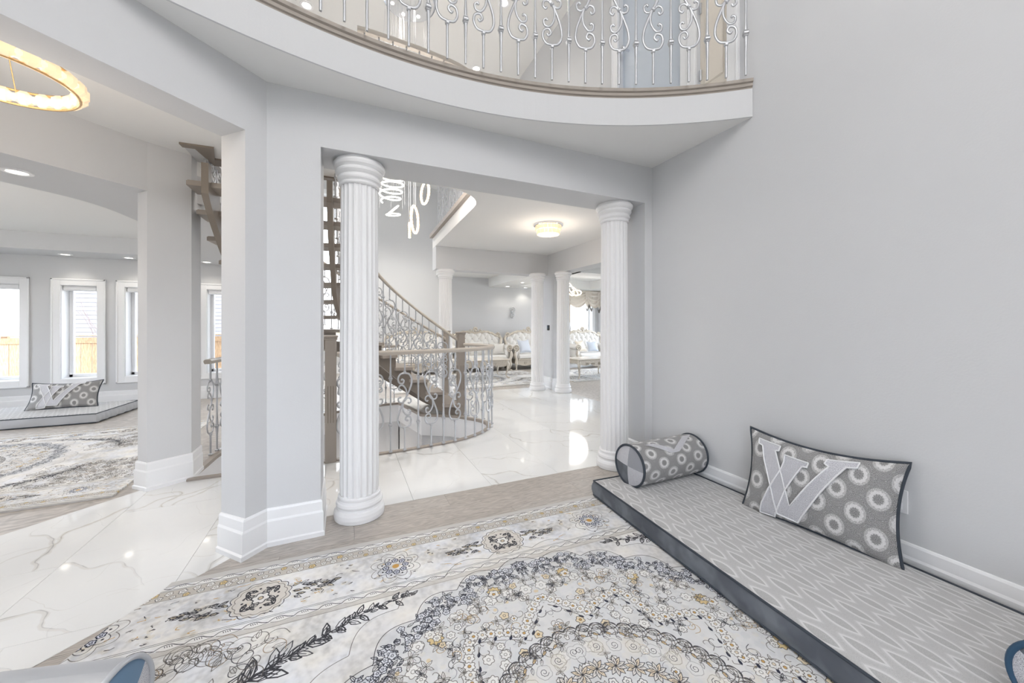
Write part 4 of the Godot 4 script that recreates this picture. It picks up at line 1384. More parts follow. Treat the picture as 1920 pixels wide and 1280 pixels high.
func paint_rug() -> ImageTexture:
	var W := 2024
	var H := 1390
	rc = Cv.new(W, H, Color8(224, 222, 218))
	var g := RandomNumberGenerator.new()
	g.seed = 5
	var cen := Vector2(2.30, 1.58)
	# mottled ground: beige, pearl and blue-grey washes
	var ims := []
	for k in 3:
		var f := FastNoiseLite.new()
		f.seed = 60 + k
		f.frequency = [0.012, 0.02, 0.11][k]
		f.fractal_octaves = 4
		var im := f.get_image(W / 4, H / 4, false, false, true)
		im.resize(W, H, Image.INTERPOLATE_BILINEAR)
		ims.append(im.get_data())
	var n0: PackedByteArray = ims[0]
	var n1: PackedByteArray = ims[1]
	var n2: PackedByteArray = ims[2]
	var d := rc.d
	for i in W * H:
		var a := (n0[i] - 128) * 0.3 + (n2[i] - 128) * 0.2
		var b := (n1[i] - 128) * 0.075
		var lum := 228.0 + minf(0.0, a) * 0.9 + maxf(0.0, a) * 0.35
		d[i * 3] = clampi(int(lum + b * 0.55), 0, 240)
		d[i * 3 + 1] = clampi(int(lum + b * 0.2), 0, 240)
		d[i * 3 + 2] = clampi(int(lum - b * 0.55), 0, 242)
	rc.d = d
	var ink := Color8(52, 52, 58)
	var soft := Color8(98, 93, 89)
	var navy := Color8(34, 38, 58)
	var gold := Color8(196, 152, 84)
	var tan_c := Color8(196, 184, 166)
	var pearl := Color8(234, 233, 231)
	# outer guards, along both edges
	rc.fillpoly(P2([0, 0, W, 0, W, 0.035 * RS, 0, 0.035 * RS]), Color8(204, 202, 199))
	rc.fillpoly(P2([0, 0.08 * RS, W, 0.08 * RS, W, 0.148 * RS, 0, 0.148 * RS]), Color8(190, 183, 173), 0.75)
	for z in [0.038, 0.078, 0.15, 0.452, 0.461, 0.53]:
		rc.line(rp(0, z), rp(2.3, z), 1.6, ink if z > 0.4 else soft)
	rc.fillpoly(P2([0, 0.5 * RS, W, 0.5 * RS, W, 0.535 * RS, 0, 0.535 * RS]), Color8(186, 180, 172), 0.5)
	for k in 24:
		var x := k * 0.1
		for z in [0.058, 0.49]:
			rc.fillpoly(PackedVector2Array([rp(x, z), rp(x + 0.025, z - 0.015), rp(x + 0.06, z - 0.012), rp(x + 0.085, z + 0.004), rp(x + 0.06, z + 0.016), rp(x + 0.025, z + 0.015)]), pearl, 0.9)
			rcurve(smooth(P2([x, z + 0.004, x + 0.02, z - 0.014, x + 0.05, z - 0.017, x + 0.075, z - 0.004, x + 0.1, z + 0.004]), 3), 2.4, ink)
			rcurve(smooth(P2([x + 0.01, z + 0.008, x + 0.04, z + 0.016, x + 0.07, z + 0.012, x + 0.1, z + 0.004]), 3), 1.4, soft)
			for j in 4:
				rcurve(P2([x + 0.03 + j * 0.008, z - 0.01, x + 0.034 + j * 0.008, z - 0.002]), 1.4, ink)
	for k in 84:
		var c := Vector2(k * 0.0275 + g.randf_range(-0.004, 0.004), 0.098 + 0.032 * (k % 2) + g.randf_range(-0.006, 0.006))
		flower(c, g.randf_range(0.013, 0.019), 5, pearl if k % 5 else Color8(222, 196, 138), soft if k % 3 else ink, 1.4)
	# washes and flecks of the main border
	for k in 260:
		var c := Vector2(g.randf() * 2.3, g.randf_range(0.17, 0.44))
		var col: Color = [Color8(206, 194, 170), Color8(202, 206, 214), Color8(186, 181, 173), pearl][k % 4]
		for j in 3:
			rc.disc((c.x + g.randfn(0, 0.012)) * RS, (c.y + g.randfn(0, 0.006)) * RS, g.randf_range(4, 13), col, 0.22)
		if k % 2 == 0:
			var p := PackedVector2Array([c])
			for j in 3:
				p.append(p[j] + Vector2(g.randf_range(-0.012, 0.02), g.randf_range(-0.008, 0.008)))
			rcurve(p, 2.4, ink if k % 6 else gold, 0.85)
	# border medallions
	for k in 4:
		var c := Vector2(0.40 + k * 0.633, 0.305)
		if k % 2 == 1:
			fill_ring(c, 0.115, 72, 12, 0.014, Color8(214, 208, 200), 0.8)
			rcurve(ring_pts(c, 0.118, 96, 14, 0.014), 2.2, ink)
			rcurve(ring_pts(c, 0.103, 96, 14, 0.01), 1.6, soft)
			for j in 16:
				var a := TAU * j / 16.0
				leaf(c + Vector2(cos(a), sin(a)) * (0.04 + 0.02 * (j % 2)), a + (0.9 if j % 4 < 2 else -0.9), 0.045, ink, 2.6 + 1.6 * (j % 2))
				rc.disc((c.x + cos(a + 0.2) * 0.075) * RS, (c.y + sin(a + 0.2) * 0.075) * RS, 5.0, ink)
			flower(c, 0.04, 6, pearl, ink, 3.4, Color8(206, 190, 160))
			for s in [-1.0, 1.0]:
				for j in 22:
					var q: Vector2 = c + Vector2(s * (0.13 + j * 0.009), g.randf_range(-0.06, 0.06) * (1.0 - j * 0.04))
					leaf(q, (0.0 if s > 0 else PI) + g.randf_range(-0.6, 0.6), 0.04, ink, 3.4 if j % 2 else 2.0, Color8(214, 202, 174) if j % 3 == 0 else Color(0, 0, 0, 0))
		else:
			rcurve(ring_pts(c, 0.1, 96, 8, 0.035), 1.6, soft)
			rcurve(ring_pts(c, 0.075, 96, 8, 0.025), 1.6, ink)
			for j in 8:
				var a := TAU * j / 8.0
				flower(c + Vector2(cos(a), sin(a)) * 0.052, 0.017, 5, Color8(214, 218, 232), navy, 3.2)
				rc.disc((c.x + cos(a + 0.39) * 0.075) * RS, (c.y + sin(a + 0.39) * 0.075) * RS, 4.5, ink)
			rc.disc(c.x * RS, c.y * RS, 0.018 * RS, gold)
	# corner spandrel: leafy vine and swirls
	var vine := smooth(P2([0.78, 1.2, 0.86, 1.0, 0.98, 0.86, 1.14, 0.76, 1.32, 0.68, 1.5, 0.6, 1.72, 0.555]), 8)
	rcurve(vine, 3.0, ink)
	for k in vine.size():
		var a := (vine[min(k + 1, vine.size() - 1)] - vine[max(k - 1, 0)]).angle()
		var l := lerpf(0.17, 0.04, float(k) / vine.size())
		for s in [-1.0, 1.0]:
			leaf(vine[k] + Vector2(g.randfn(0, 0.008), g.randfn(0, 0.008)), a + s * g.randf_range(0.1, 1.3), l * g.randf_range(0.4, 1.0), ink, 2.8 if k % 3 else 4.2)
	for k in 460:
		var c := Vector2(g.randf_range(0.05, 1.15), g.randf_range(0.55, 1.3))
		if c.distance_to(cen) < 1.24 or (c.x > 0.8 and c.y > 0.62 and k % 3):
			continue
		var p := PackedVector2Array()
		for j in 9:
			var a := j * 0.8 + k
			p.append(c + Vector2(cos(a), sin(a)) * (0.01 + 0.006 * j))
		rcurve(smooth(p, 3), 1.8, [ink, soft, soft, Color8(150, 128, 104)][k % 4])
		leaf(c, k * 1.3, 0.05, soft, 1.6)
	# medallion field
	fill_ring(cen, 1.15, 520, 26, 0.05, Color8(222, 217, 210), 0.25)
	fill_ring(cen, 1.03, 520, 26, 0.05, Color8(204, 207, 211), 0.5)
	fill_ring(cen, 0.945, 200, 0, 0.0, Color8(226, 226, 226), 0.3)
	rcurve(ring_pts(cen, 1.15, 1000, 26, 0.06), 1.7, soft)
	rcurve(ring_pts(cen, 1.03, 1000, 26, 0.06), 2.0, ink)
	for k in 470:
		var a := PI + g.randf() * PI * 0.52
		var r := g.randf_range(0.925, 1.035) + 0.035 * absf(sin(13.0 * a))
		var c := cen + Vector2(cos(a), sin(a)) * (r - 0.012)
		if k % 3 == 0:
			flower(c, g.randf_range(0.014, 0.02), 5, Color8(218, 221, 228), Color8(40, 42, 54), 1.7)
		else:
			leaf(c, g.randf() * TAU, g.randf_range(0.022, 0.038), Color8(40, 42, 54) if k % 4 else ink, 1.7)
	# washes and loose flowers inside the band
	for k in 150:
		var a := PI + g.randf() * PI * 0.52
		var c := cen + Vector2(cos(a), sin(a)) * (0.12 + 0.82 * sqrt(g.randf()))
		for j in 5:
			rc.disc((c.x + g.randfn(0, 0.025)) * RS, (c.y + g.randfn(0, 0.025)) * RS, g.randf_range(6, 18), [pearl, Color8(200, 203, 207), Color8(226, 216, 198), Color8(192, 194, 198), pearl][j], 0.22)
	for k in 46:
		var a := PI + (k + g.randf()) * PI * 0.52 / 46.0
		var c := cen + Vector2(cos(a), sin(a)) * g.randf_range(0.8, 0.92)
		if k % 11 == 4:
			flower(c, 0.036, 9, Color8(214, 188, 132), ink, 1.6, Color8(214, 218, 232))
		elif k % 3 == 0:
			flower(c, g.randf_range(0.022, 0.034), 6, pearl, soft, 1.4)
		elif k % 3 == 1:
			for j in 5:
				leaf(c, j * 1.26 + k, 0.036, soft, 1.4)
		else:
			rc.disc(c.x * RS, c.y * RS, 8.0, Color8(226, 196, 140), 0.5)
	for k in 250:
		var a0 := PI + g.randf() * PI * 0.52
		var rad := 0.2 + 0.73 * sqrt(g.randf())
		var c := cen + Vector2(cos(a0), sin(a0)) * rad
		if k % 4 == 0:
			flower(c, g.randf_range(0.016, 0.03), 5 + k % 3, pearl if k % 36 else Color8(224, 208, 176), soft if k % 3 else ink, 1.4, gold if k % 28 == 0 else Color(0, 0, 0, 0))
		elif k % 4 == 1:
			for j in 4:
				leaf(c, j * 1.57 + k, g.randf_range(0.022, 0.036), ink if k % 3 == 0 else soft, 1.4, pearl if j % 2 else Color(0, 0, 0, 0))
		else:
			var p := PackedVector2Array()
			var sg := 1.0 if k % 2 else -1.0
			for j in 7:
				var a := sg * j * 0.75 + k
				p.append(c + Vector2(cos(a), sin(a)) * (0.005 + 0.005 * j))
			rcurve(smooth(p, 3), 1.5, [ink, soft, soft, Color8(168, 138, 96), Color8(140, 140, 148)][k % 5], 0.9)
	# pointed star of beads
	for k in 240:
		var a := PI + k * PI * 0.52 / 240.0
		var tr := absf(fposmod(a * 12.0 / TAU * 2.0, 2.0) - 1.0)
		var r := 0.615 + 0.15 * tr
		var c := cen + Vector2(cos(a), sin(a)) * r
		if k % 6 == 0:
			flower(c, 0.024, 7, pearl, soft, 1.5, gold if k % 12 == 0 else Color8(222, 208, 184))
		c = cen + Vector2(cos(a), sin(a)) * (r - 0.05)
		if k % 11 == 0:
			leaf(c, a + 1.0, 0.022, navy, 2.6, navy)
		elif k % 11 < 8:
			rcurve(PackedVector2Array([c, cen + Vector2(cos(a + 0.0068), sin(a + 0.0068)) * (0.565 + 0.15 * absf(fposmod((a + 0.0068) * 12.0 / TAU * 2.0, 2.0) - 1.0))]), 1.5, soft)
	# acanthus sprays inside the points
	for k in 14:
		var a := PI + (k + 0.5) * PI * 0.52 / 14.0
		var c := cen + Vector2(cos(a), sin(a)) * 0.53
		for j in 5:
			var p := PackedVector2Array()
			var sg := 1.0 if j % 2 else -1.0
			var st := a + sg * (0.3 + 0.35 * (j / 2))
			for i in 6:
				p.append(c + Vector2(cos(st + sg * i * 0.3), sin(st + sg * i * 0.3)) * 0.014 * i)
			rcurve(smooth(p, 3), 1.8, ink if j < 2 else soft)
			leaf(p[5], st + sg * 1.5, 0.03, ink, 1.5, Color8(228, 198, 146) if j == 2 else pearl)
	for k in 9:
		var a := PI + (k + 0.5) * PI * 0.52 / 9.0
		rose(cen + Vector2(cos(a), sin(a)) * 0.43, 0.034, Color8(216, 206, 188) if k % 2 else Color8(218, 217, 217), ink)
	for k in 7:
		var a := PI + (k + 0.3) * PI * 0.52 / 7.0
		var c := cen + Vector2(cos(a), sin(a)) * 0.335
		for j in 10:
			leaf(c, TAU * j / 10.0, 0.044, ink, 1.4, Color8(224, 220, 214) if j % 3 else Color8(222, 206, 180))
	for k in 16:
		var a := PI + (k + 0.3) * PI * 0.52 / 16.0
		flower(cen + Vector2(cos(a), sin(a)) * (0.24 + 0.03 * (k % 2)), 0.019, 5, pearl, ink, 1.5)
	for k in 40:
		var a := PI + k * PI * 0.52 / 40.0
		leaf(cen + Vector2(cos(a), sin(a)) * (0.175 + 0.014 * sin(k * 1.9)), a + 1.3 * sin(k * 2.1), 0.026, ink, 2.2, navy)
	for k in 7:
		var a := PI + k * PI * 0.5 / 6.0
		flower(cen + Vector2(cos(a), sin(a)) * 0.11, 0.035, 6, Color8(220, 216, 208), ink, 1.9, Color8(222, 196, 150))
	flower(cen, 0.07, 8, Color8(214, 208, 200), ink, 2.2, gold)
	return rc.tex()
# four mirrored quarters of the printed design; 'lx' gives the left edge along z
func rug_mesh(cx: float, cz: float, hx: float, hz: float, th: float, left := PackedVector2Array(), rmax := INF) -> ArrayMesh:
	var mb := MB.new()
	var nz := 40
	var xs := [0.0, 0.25, 0.5, 0.75, 1.0]
	for half in 2:
		var rows := []
		var uvs := []
		for j in nz + 1:
			var z := lerpf(-hz, hz, float(j) / nz)
			var row := []
			var uv := []
			var xl := -hx
			for k in left.size() - 1:
				if z >= left[k].y and z <= left[k + 1].y:
					xl = maxf(xl, lerpf(left[k].x, left[k + 1].x, (z - left[k].y) / (left[k + 1].y - left[k].y)))
			var xr := minf(hx, rmax)
			for s in xs:
				var x: float = lerpf(xl, 0.0, s) if half == 0 else lerpf(0.0, xr, s)
				row.append(Vector3(cx + x, th, cz + z))
				uv.append(Vector2(1.0 - absf(x) / hx, 1.0 - absf(z) / hz))
			rows.append(row)
			uvs.append(uv)
		mb.grid(rows, Vector3.UP, uvs)
		# edge
		for j in nz:
			var e := 0 if half == 0 else xs.size() - 1
			mb.quad(rows[j][e], rows[j + 1][e], rows[j + 1][e] - Vector3.UP * th, rows[j][e] - Vector3.UP * th, Vector3(-1 if half == 0 else 1, 0, 0), uvs[j][e], uvs[j + 1][e], uvs[j + 1][e], uvs[j][e])
		for e in [0, nz]:
			for k in xs.size() - 1:
				mb.quad(rows[e][k], rows[e][k + 1], rows[e][k + 1] - Vector3.UP * th, rows[e][k] - Vector3.UP * th, Vector3(0, 0, -1 if e == 0 else 1), uvs[e][k], uvs[e][k + 1], uvs[e][k + 1], uvs[e][k])
	return mb.mesh()
func build_rug() -> void:
	M.rug = mat(Color.WHITE, 0.9)
	M.rug.albedo_texture = paint_rug()
	M.rug.texture_repeat = false
	var left := P2([-1.72, -1.58, -1.74, -1.5, -1.83, -1.36, -1.94, -1.1, -2.1, -0.7, -2.3, -0.2])
	var o := put(rug_mesh(0.0, 0.0, 2.3, 1.58, 0.012, left, 1.76), "patterned_rug", M.rug, self, Vector3(0.85, 0.0, -0.86))
	o.rotation.y = -0.028
	tag(o, "large pale medallion rug with black floral borders on the oak floor", "rug")
	o = put(rug_mesh(0.0, 0.0, 1.75, 1.3, 0.014), "patterned_rug", M.rug, self, Vector3(-3.44, 0.0, -5.2))
	o.rotation.y = 0.02
	tag(o, "pale oval medallion rug in the bay window room", "rug")
	o = put(rug_mesh(0.0, 0.0, 1.9, 1.2, 0.014), "patterned_rug", M.rug, self, Vector3(2.75, 0.0, -8.7))
	tag(o, "pale rug under the coffee table in front of the far sofas", "rug")
	o = put(rug_mesh(0.0, 0.0, 1.4, 1.0, 0.014), "patterned_rug", M.rug, self, Vector3(6.3, 0.0, -8.4))
	tag(o, "pale rug under the coffee table near the draped window", "rug")
# ---------------------------------------------------------------- cushions, mattresses and bolsters
func make_fabrics() -> void:
	var g := RandomNumberGenerator.new()
	g.seed = 77
	# long pointed ogee figures for the mattress top
	var w := 200
	var h := 420
	var c := Cv.new(w, h, Color8(150, 147, 145))
	for y in h:
		for x in w:
			var best := 9.0
			var ins := false
			for k in [[50, 105], [150, 315], [50, 525], [50, -315 + 420], [150, -105], [-50, 315], [250, 315], [150, 735], [250, -105], [-50, -105]]:
				var dx: float = absf(x - k[0]) / 42.0
				var dz: float = absf(y - k[1]) / 150.0
				var v := dx + dz * dz
				if v < best:
					best = v
			var n := g.randf_range(-0.06, 0.06)
			var b := 0.76 + n
			if best < 0.72:
				b = 0.69 + n * 1.8
			elif best < 1.08:
				b = 0.835 + n * 0.7
			elif best > 1.35:
				b = 0.73 + n * 1.4
			c.px(x, y, Color(b, b * 0.998, b))
	M.ogee = mat(Color.WHITE, 0.75)
	M.ogee.albedo_texture = c.tex()
	M.ogee.rim_enabled = true
	M.ogee.rim = 0.25
	# oval damask medallions for the cushions
	w = 240
	h = 288
	var cell := FastNoiseLite.new()
	cell.seed = 5
	cell.frequency = 0.14
	cell.fractal_octaves = 2
	c = Cv.new(w, h, Color8(140, 136, 133))
	for y in h:
		for x in w:
			var best := 9.0
			var ang := 0.0
			for k in [[60, 72], [180, 216], [180, -72], [-60, 216], [300, 216], [60, 360], [180, 504]]:
				var dx: float = (x - k[0]) / 54.0
				var dz: float = (y - k[1]) / 68.0
				var v := sqrt(dx * dx + dz * dz)
				if v < best:
					best = v
					ang = atan2(dz, dx)
			var n := g.randf_range(-0.04, 0.04) + cell.get_noise_2d(x, y) * 0.13
			var wob := 0.05 * sin(ang * 12.0)
			var b := 0.71 + n * 1.5
			if best < 0.5 + wob:
				b = 0.52 + n * 1.3 + (0.16 if fposmod(best * 9.0 + sin(ang * 6.0) * 0.8, 1.0) > 0.55 else -0.1)
			elif best < 0.6 + wob * 0.4:
				b = 0.74 + n
			elif best < 0.92 + wob:
				b = 0.84 + n * 0.7
			elif best > 1.2:
				b = 0.52 + n + (0.2 if fposmod(best * 11.0, 1.0) > 0.5 else -0.16)
			c.px(x, y, Color(b, b * 0.995, b * 0.995))
	M.damask = mat(Color.WHITE, 0.7)
	M.damask.albedo_texture = c.tex()
	M.damask.rim_enabled = true
	M.damask.rim = 0.25
	M.velvet = mat(Color8(112, 117, 124), 0.6)
	M.velvet.albedo_texture = noise_tex(0.02, ramp([Color(0.72, 0.73, 0.76), Color(1, 1, 1)], [0.3, 0.7]), 256, 14, 3)
	M.velvet.uv1_triplanar = true
	M.velvet.rim_enabled = true
	M.velvet.rim = 0.5
	M.velvet_blue = mat(Color8(92, 122, 150), 0.6)
	M.velvet_blue.rim_enabled = true
	M.velvet_blue.rim = 0.6
	M.satin = mat(Color8(152, 154, 160), 0.38)
	M.satin_silver = mat(Color8(190, 193, 198), 0.35, 0.2)
	M.cord = mat(Color8(52, 60, 70), 0.6)
	M.cord_teal = mat(Color8(44, 78, 106), 0.55)
	M.sequin = mat(Color8(240, 240, 244), 0.3, 0.15)
	M.sequin.albedo_texture = noise_tex(0.16, ramp([Color(0.6, 0.6, 0.63), Color(0.95, 0.95, 0.96), Color(1, 1, 1)], [0.3, 0.42, 0.65]), 256, 15, 2)
	M.sequin.normal_enabled = true
	M.sequin.normal_texture = noise_tex(0.2, null, 256, 16, 2, true)
	M.sequin.normal_scale = 1.6
	M.sequin.uv1_triplanar = true
	M.sequin.uv1_scale = Vector3.ONE * 7.0
# quilted floor mattress: corners far-left, far-right, near-right, near-left
func mattress(label: String, q: PackedVector2Array, y0: float, th: float, top_mat: Material, side_mat: Material, cord: Material, skew := 0.0) -> Node3D:
	var o := thing("floor_mattress", label, "mattress", Vector3(0, y0, 0), "floor mattresses")
	var nu := 20
	var nv := 46
	var f := FastNoiseLite.new()
	f.seed = 8
	f.frequency = 2.4
	var rows := []
	var uvs := []
	for j in nv + 1:
		var v := float(j) / nv
		var row := []
		var uv := []
		for i in nu + 1:
			var u := float(i) / nu
			var p := q[0].lerp(q[1], u).lerp(q[3].lerp(q[2], u), v)
			var e := minf(minf(u, 1.0 - u) * 5.0, minf(v, 1.0 - v) * 12.0)
			var y := th - 0.012 + 0.022 * sqrt(clampf(e, 0.0, 1.0)) + f.get_noise_2d(p.x, p.y) * 0.006 * clampf(e, 0.0, 1.0)
			row.append(Vector3(p.x, y, p.y))
			uv.append(Vector2(u * q[0].distance_to(q[1]) / 0.11, v * q[0].distance_to(q[3]) / 0.215))
		rows.append(row)
		uvs.append(uv)
	var mb := MB.new()
	mb.grid(rows, Vector3.UP, uvs)
	put(mb.mesh(), "top_panel", top_mat, o)
	mb = MB.new()
	var edge := PackedVector2Array()
	for k in 4:
		for s in 40:
			edge.append(q[k].lerp(q[(k + 1) % 4], s / 40.0))
	var cen := (q[0] + q[1] + q[2] + q[3]) * 0.25
	var srows := []
	for j in 6:
		var v := j / 5.0
		var row := []
		for k in edge.size() + 1:
			var p := edge[k % edge.size()]
			var outw := (p - cen).normalized()
			var bulge := sin(PI * v) * 0.012 + 0.005 * sin(k * 1.7) * sin(PI * v) + 0.004 * sin(k * 0.9 + v * 4.0)
			p += outw * bulge
			row.append(Vector3(p.x, lerpf(0.006, th - 0.012, v), p.y))
		srows.append(row)
	# outward facing walls, side by side
	for k in 4:
		var part := []
		for r in srows:
			part.append(r.slice(k * 40, k * 40 + 41))
		var m := (q[k] + q[(k + 1) % 4]) * 0.5 - cen
		mb.grid(part, Vector3(m.x, 0, m.y))
	put(mb.mesh(), "side_band", side_mat, o)
	for y in [0.012, th - 0.01]:
		mb = MB.new()
		mb.tube(lift(edge, y), 0.0065, 6, true)
		put(mb.mesh(), "piping", cord, o)
	return o
# a stuffed cushion; local x along its width, y up, z out of its face
func cushion_z(u: float, v: float, t: float) -> float:
	return t * pow(maxf(0.0, 1.0 - u * u), 0.42) * pow(maxf(0.0, 1.0 - v * v), 0.42)
func cushion_p(u: float, v: float, hw: float, hh: float) -> Vector2:
	return Vector2(u * hw * (1.0 - 0.09 * (1.0 - v * v)), v * hh * (1.0 - (0.19 if v > 0.0 else 0.1) * (1.0 - u * u)))
func cushion(label: String, at: Vector3, bs: Basis, hw: float, hh: float, t: float, letters: bool) -> Node3D:
	var o := thing("scatter_cushion", label, "cushion", at, "patterned cushions")
	o.basis = bs
	var f := FastNoiseLite.new()
	f.seed = 19
	f.frequency = 3.2
	var front: Node3D
	for side in 2:
		var s := 1.0 if side == 0 else -0.55
		var rows := []
		var uvs := []
		for j in 31:
			var row := []
			var uv := []
			for i in 45:
				var u := i / 22.0 - 1.0
				var v := j / 15.0 - 1.0
				var p := cushion_p(u, v, hw, hh)
				var z := cushion_z(u, v, t) * s
				z += f.get_noise_2d(p.x * 2.0, p.y * 2.0 + side * 9.0) * 0.005 * (1.0 - u * u) * (1.0 - v * v)
				row.append(Vector3(p.x, p.y, z))
				uv.append(Vector2(p.x / 0.165, -p.y / 0.198))
			rows.append(row)
			uvs.append(uv)
		var mb := MB.new()
		mb.grid(rows, Vector3(0, 0, s), uvs)
		var pan := put(mb.mesh(), "front_panel" if side == 0 else "back_panel", M.damask if side == 0 else M.velvet, o)
		if side == 0:
			front = pan
	var rim := PackedVector3Array()
	for k in 4:
		for i in 22:
			var a := i / 11.0 - 1.0
			var uvp: Vector2 = [Vector2(a, -1), Vector2(1, a), Vector2(-a, 1), Vector2(-1, -a)][k]
			var p := cushion_p(uvp.x, uvp.y, hw, hh)
			rim.append(Vector3(p.x, p.y, 0))
	var mb2 := MB.new()
	mb2.tube(rim, 0.008, 6, true)
	put(mb2.mesh(), "piping", M.cord, o)
	if letters:
		var vv := P2([0.098, 0.077, 0.272, 0.074, 0.264, 0.14, 0.238, 0.152, 0.385, 0.78, 0.612, 0.16, 0.583, 0.13, 0.593, 0.076, 0.772, 0.045, 0.768, 0.11, 0.711, 0.125, 0.44, 0.95, 0.297, 0.93, 0.245, 0.7, 0.15, 0.316, 0.13, 0.15, 0.095, 0.14])
		var xx := P2([0.313, 0.164, 0.484, 0.178, 0.48, 0.24, 0.447, 0.245, 0.345, 0.6, 0.275, 0.985, 0.163, 0.985, 0.17, 0.85, 0.207, 0.67, 0.297, 0.36, 0.313, 0.26])
		var k := 0
		for poly in [vv, xx]:
			var m3 := MB.new()
			var n := 150
			var m := 96
			for j in m:
				for i in n:
					if not Geometry2D.is_point_in_polygon(Vector2((i + 0.5) / n, (j + 0.5) / m), poly):
						continue
					var q := []
					for e in [[0, 0], [1, 0], [1, 1], [0, 1]]:
						var u: float = (i + e[0]) * 2.0 / n - 1.0
						var v: float = 1.0 - (j + e[1]) * 2.0 / m
						var p := cushion_p(u, v, hw, hh)
						q.append(Vector3(p.x, p.y, cushion_z(u, v, t) + 0.0115 - 0.0015 * k))
					m3.quad(q[0], q[1], q[2], q[3], Vector3(0, 0, 1))
			put(m3.mesh(), "sequin_letter", M.sequin, front)
			k += 1
		m3_border(front, vv, hw, hh, t)
		m3_border(front, xx, hw, hh, t)
	return o
func m3_border(o: Node3D, poly: PackedVector2Array, hw: float, hh: float, t: float) -> void:
	var pts := PackedVector3Array()
	for k in poly.size():
		var a := poly[k]
		var b := poly[(k + 1) % poly.size()]
		for s in 6:
			var q := a.lerp(b, s / 6.0)
			var u := q.x * 2.0 - 1.0
			var v := 1.0 - q.y * 2.0
			var p := cushion_p(u, v, hw, hh)
			pts.append(Vector3(p.x, p.y, cushion_z(u, v, t) + 0.012))
	var mb := MB.new()
	mb.tube(pts, 0.0045, 5, true)
	put(mb.mesh(), "letter_edge", M.white_plastic, o)
# round bolster; local x is its axis, the decorated end at -x
func bolster(label: String, at: Vector3, turn: float, r: float, l: float, cord: Material, ends: Array, spin := 0.0, letter := true, cov: Material = null) -> Node3D:
	var o := thing("bolster", label, "bolster", at, "round bolsters", turn)
	var n := 48
	var rows := []
	var uvs := []
	for j in 25:
		var x := -l * 0.5 + l * j / 24.0
		var row := []
		var uv := []
		var e := 1.0 - 0.03 * pow(absf(j / 12.0 - 1.0), 6.0)
		for i in n + 1:
			var a := TAU * i / n
			row.append(Vector3(x, r * e * cos(a), r * e * sin(a)))
			uv.append(Vector2(float(i) / n * 6.0, x / 0.18))
		rows.append(row)
		uvs.append(uv)
	var mb := MB.new()
	for half in 4:
		var part := []
		var pu := []
		for j in 25:
			part.append(rows[j].slice(half * 12, half * 12 + 13))
			pu.append(uvs[j].slice(half * 12, half * 12 + 13))
		var am := TAU * (half + 0.5) / 4.0
		mb.grid(part, Vector3(0, cos(am), sin(am)), pu)
	var cover := put(mb.mesh(), "cover", M.ogee_small if cov == null else cov, o)
	for s in [-1.0, 1.0]:
		var ring := PackedVector3Array()
		for i in n:
			var a := TAU * i / n
			ring.append(Vector3(s * l * 0.5, r * 0.985 * cos(a), r * 0.985 * sin(a)))
		mb = MB.new()
		mb.tube(ring, 0.009, 6, true)
		put(mb.mesh(), "piping", cord, o)
		for k in 4:
			mb = MB.new()
			var rows2 := []
			for j in 7:
				var rr := r * 0.97 * j / 6.0
				var row := []
				for i in 9:
					var a := spin + TAU * (k + i / 8.0) / 4.0
					var pucker := 0.003 * sin(a * 40.0) * (j / 6.0) if ends[k] == M.satin else 0.0
					row.append(Vector3(s * (l * 0.5 + 0.02 * (1.0 - pow(j / 6.0, 2.0)) + pucker), rr * cos(a), rr * sin(a)))
				rows2.append(row)
			mb.grid(rows2, Vector3(s, 0, 0))
			put(mb.mesh(), "end_panel", ends[k], o)
	if letter:
		for st in [[0.22, 0.22, 0.5, 0.62], [0.5, 0.62, 0.88, 0.12]]:
			mb = MB.new()
			var rr2 := []
			for j in 19:
				var f := j / 18.0
				var x := lerpf(st[0], st[2], f) - 0.5
				var a := lerpf(st[1], st[3], f) * 1.7 - 0.1
				var row := []
				for i in 6:
					var xx := x + (i / 5.0 - 0.5) * 0.13
					row.append(Vector3(xx * l, (r + 0.005) * cos(a), (r + 0.005) * sin(a)))
				rr2.append(row)
			mb.grid(rr2, Vector3(0, 0.8, 0.6))
			put(mb.mesh(), "sequin_letter", M.sequin, cover)
	return o
func build_bedding() -> void:
	make_fabrics()
	M.ogee_small = M.damask.duplicate()
	M.ogee_small.uv1_scale = Vector3(1.0, 1.0, 1.0)
	mattress("long grey patterned floor mattress with dark velvet sides along the right wall", P2([1.765, -2.40, 2.6, -2.36, 2.6, 0.2, 1.6, 0.2]), 0.012, 0.13, M.ogee, M.velvet, M.cord)
	var xa := Vector3(0.1, 0, 0.99).normalized()
	var ya := Vector3(0.2, 0.98, -0.02).normalized()
	var za := xa.cross(ya).normalized()
	ya = za.cross(xa).normalized()
	cushion("grey medallion cushion with big sequin letter leaning on the right wall", Vector3(2.515, 0.39, -1.28), Basis(xa, ya, za), 0.385, 0.265, 0.085, true)
	bolster("round patterned bolster on the far end of the right hand mattress", Vector3(2.27, 0.295, -2.2), 0.02, 0.152, 0.66, M.cord, [M.satin, M.sequin, M.velvet, M.sequin], 0.05)
	bolster("bolster with teal piping and sequin end at the bottom right corner", Vector3(2.26, 0.268, -0.29), -0.1, 0.126, 0.66, M.cord_teal, [M.sequin, M.velvet, M.sequin, M.velvet], 0.5, false)
	bolster("bolster with blue velvet end at the bottom left corner", Vector3(-0.93, 0.16, -1.605), PI - 0.26, 0.14, 0.6, M.satin_silver, [M.sequin, M.velvet_blue, M.velvet_blue, M.velvet_blue], 1.0, false, M.satin_silver)
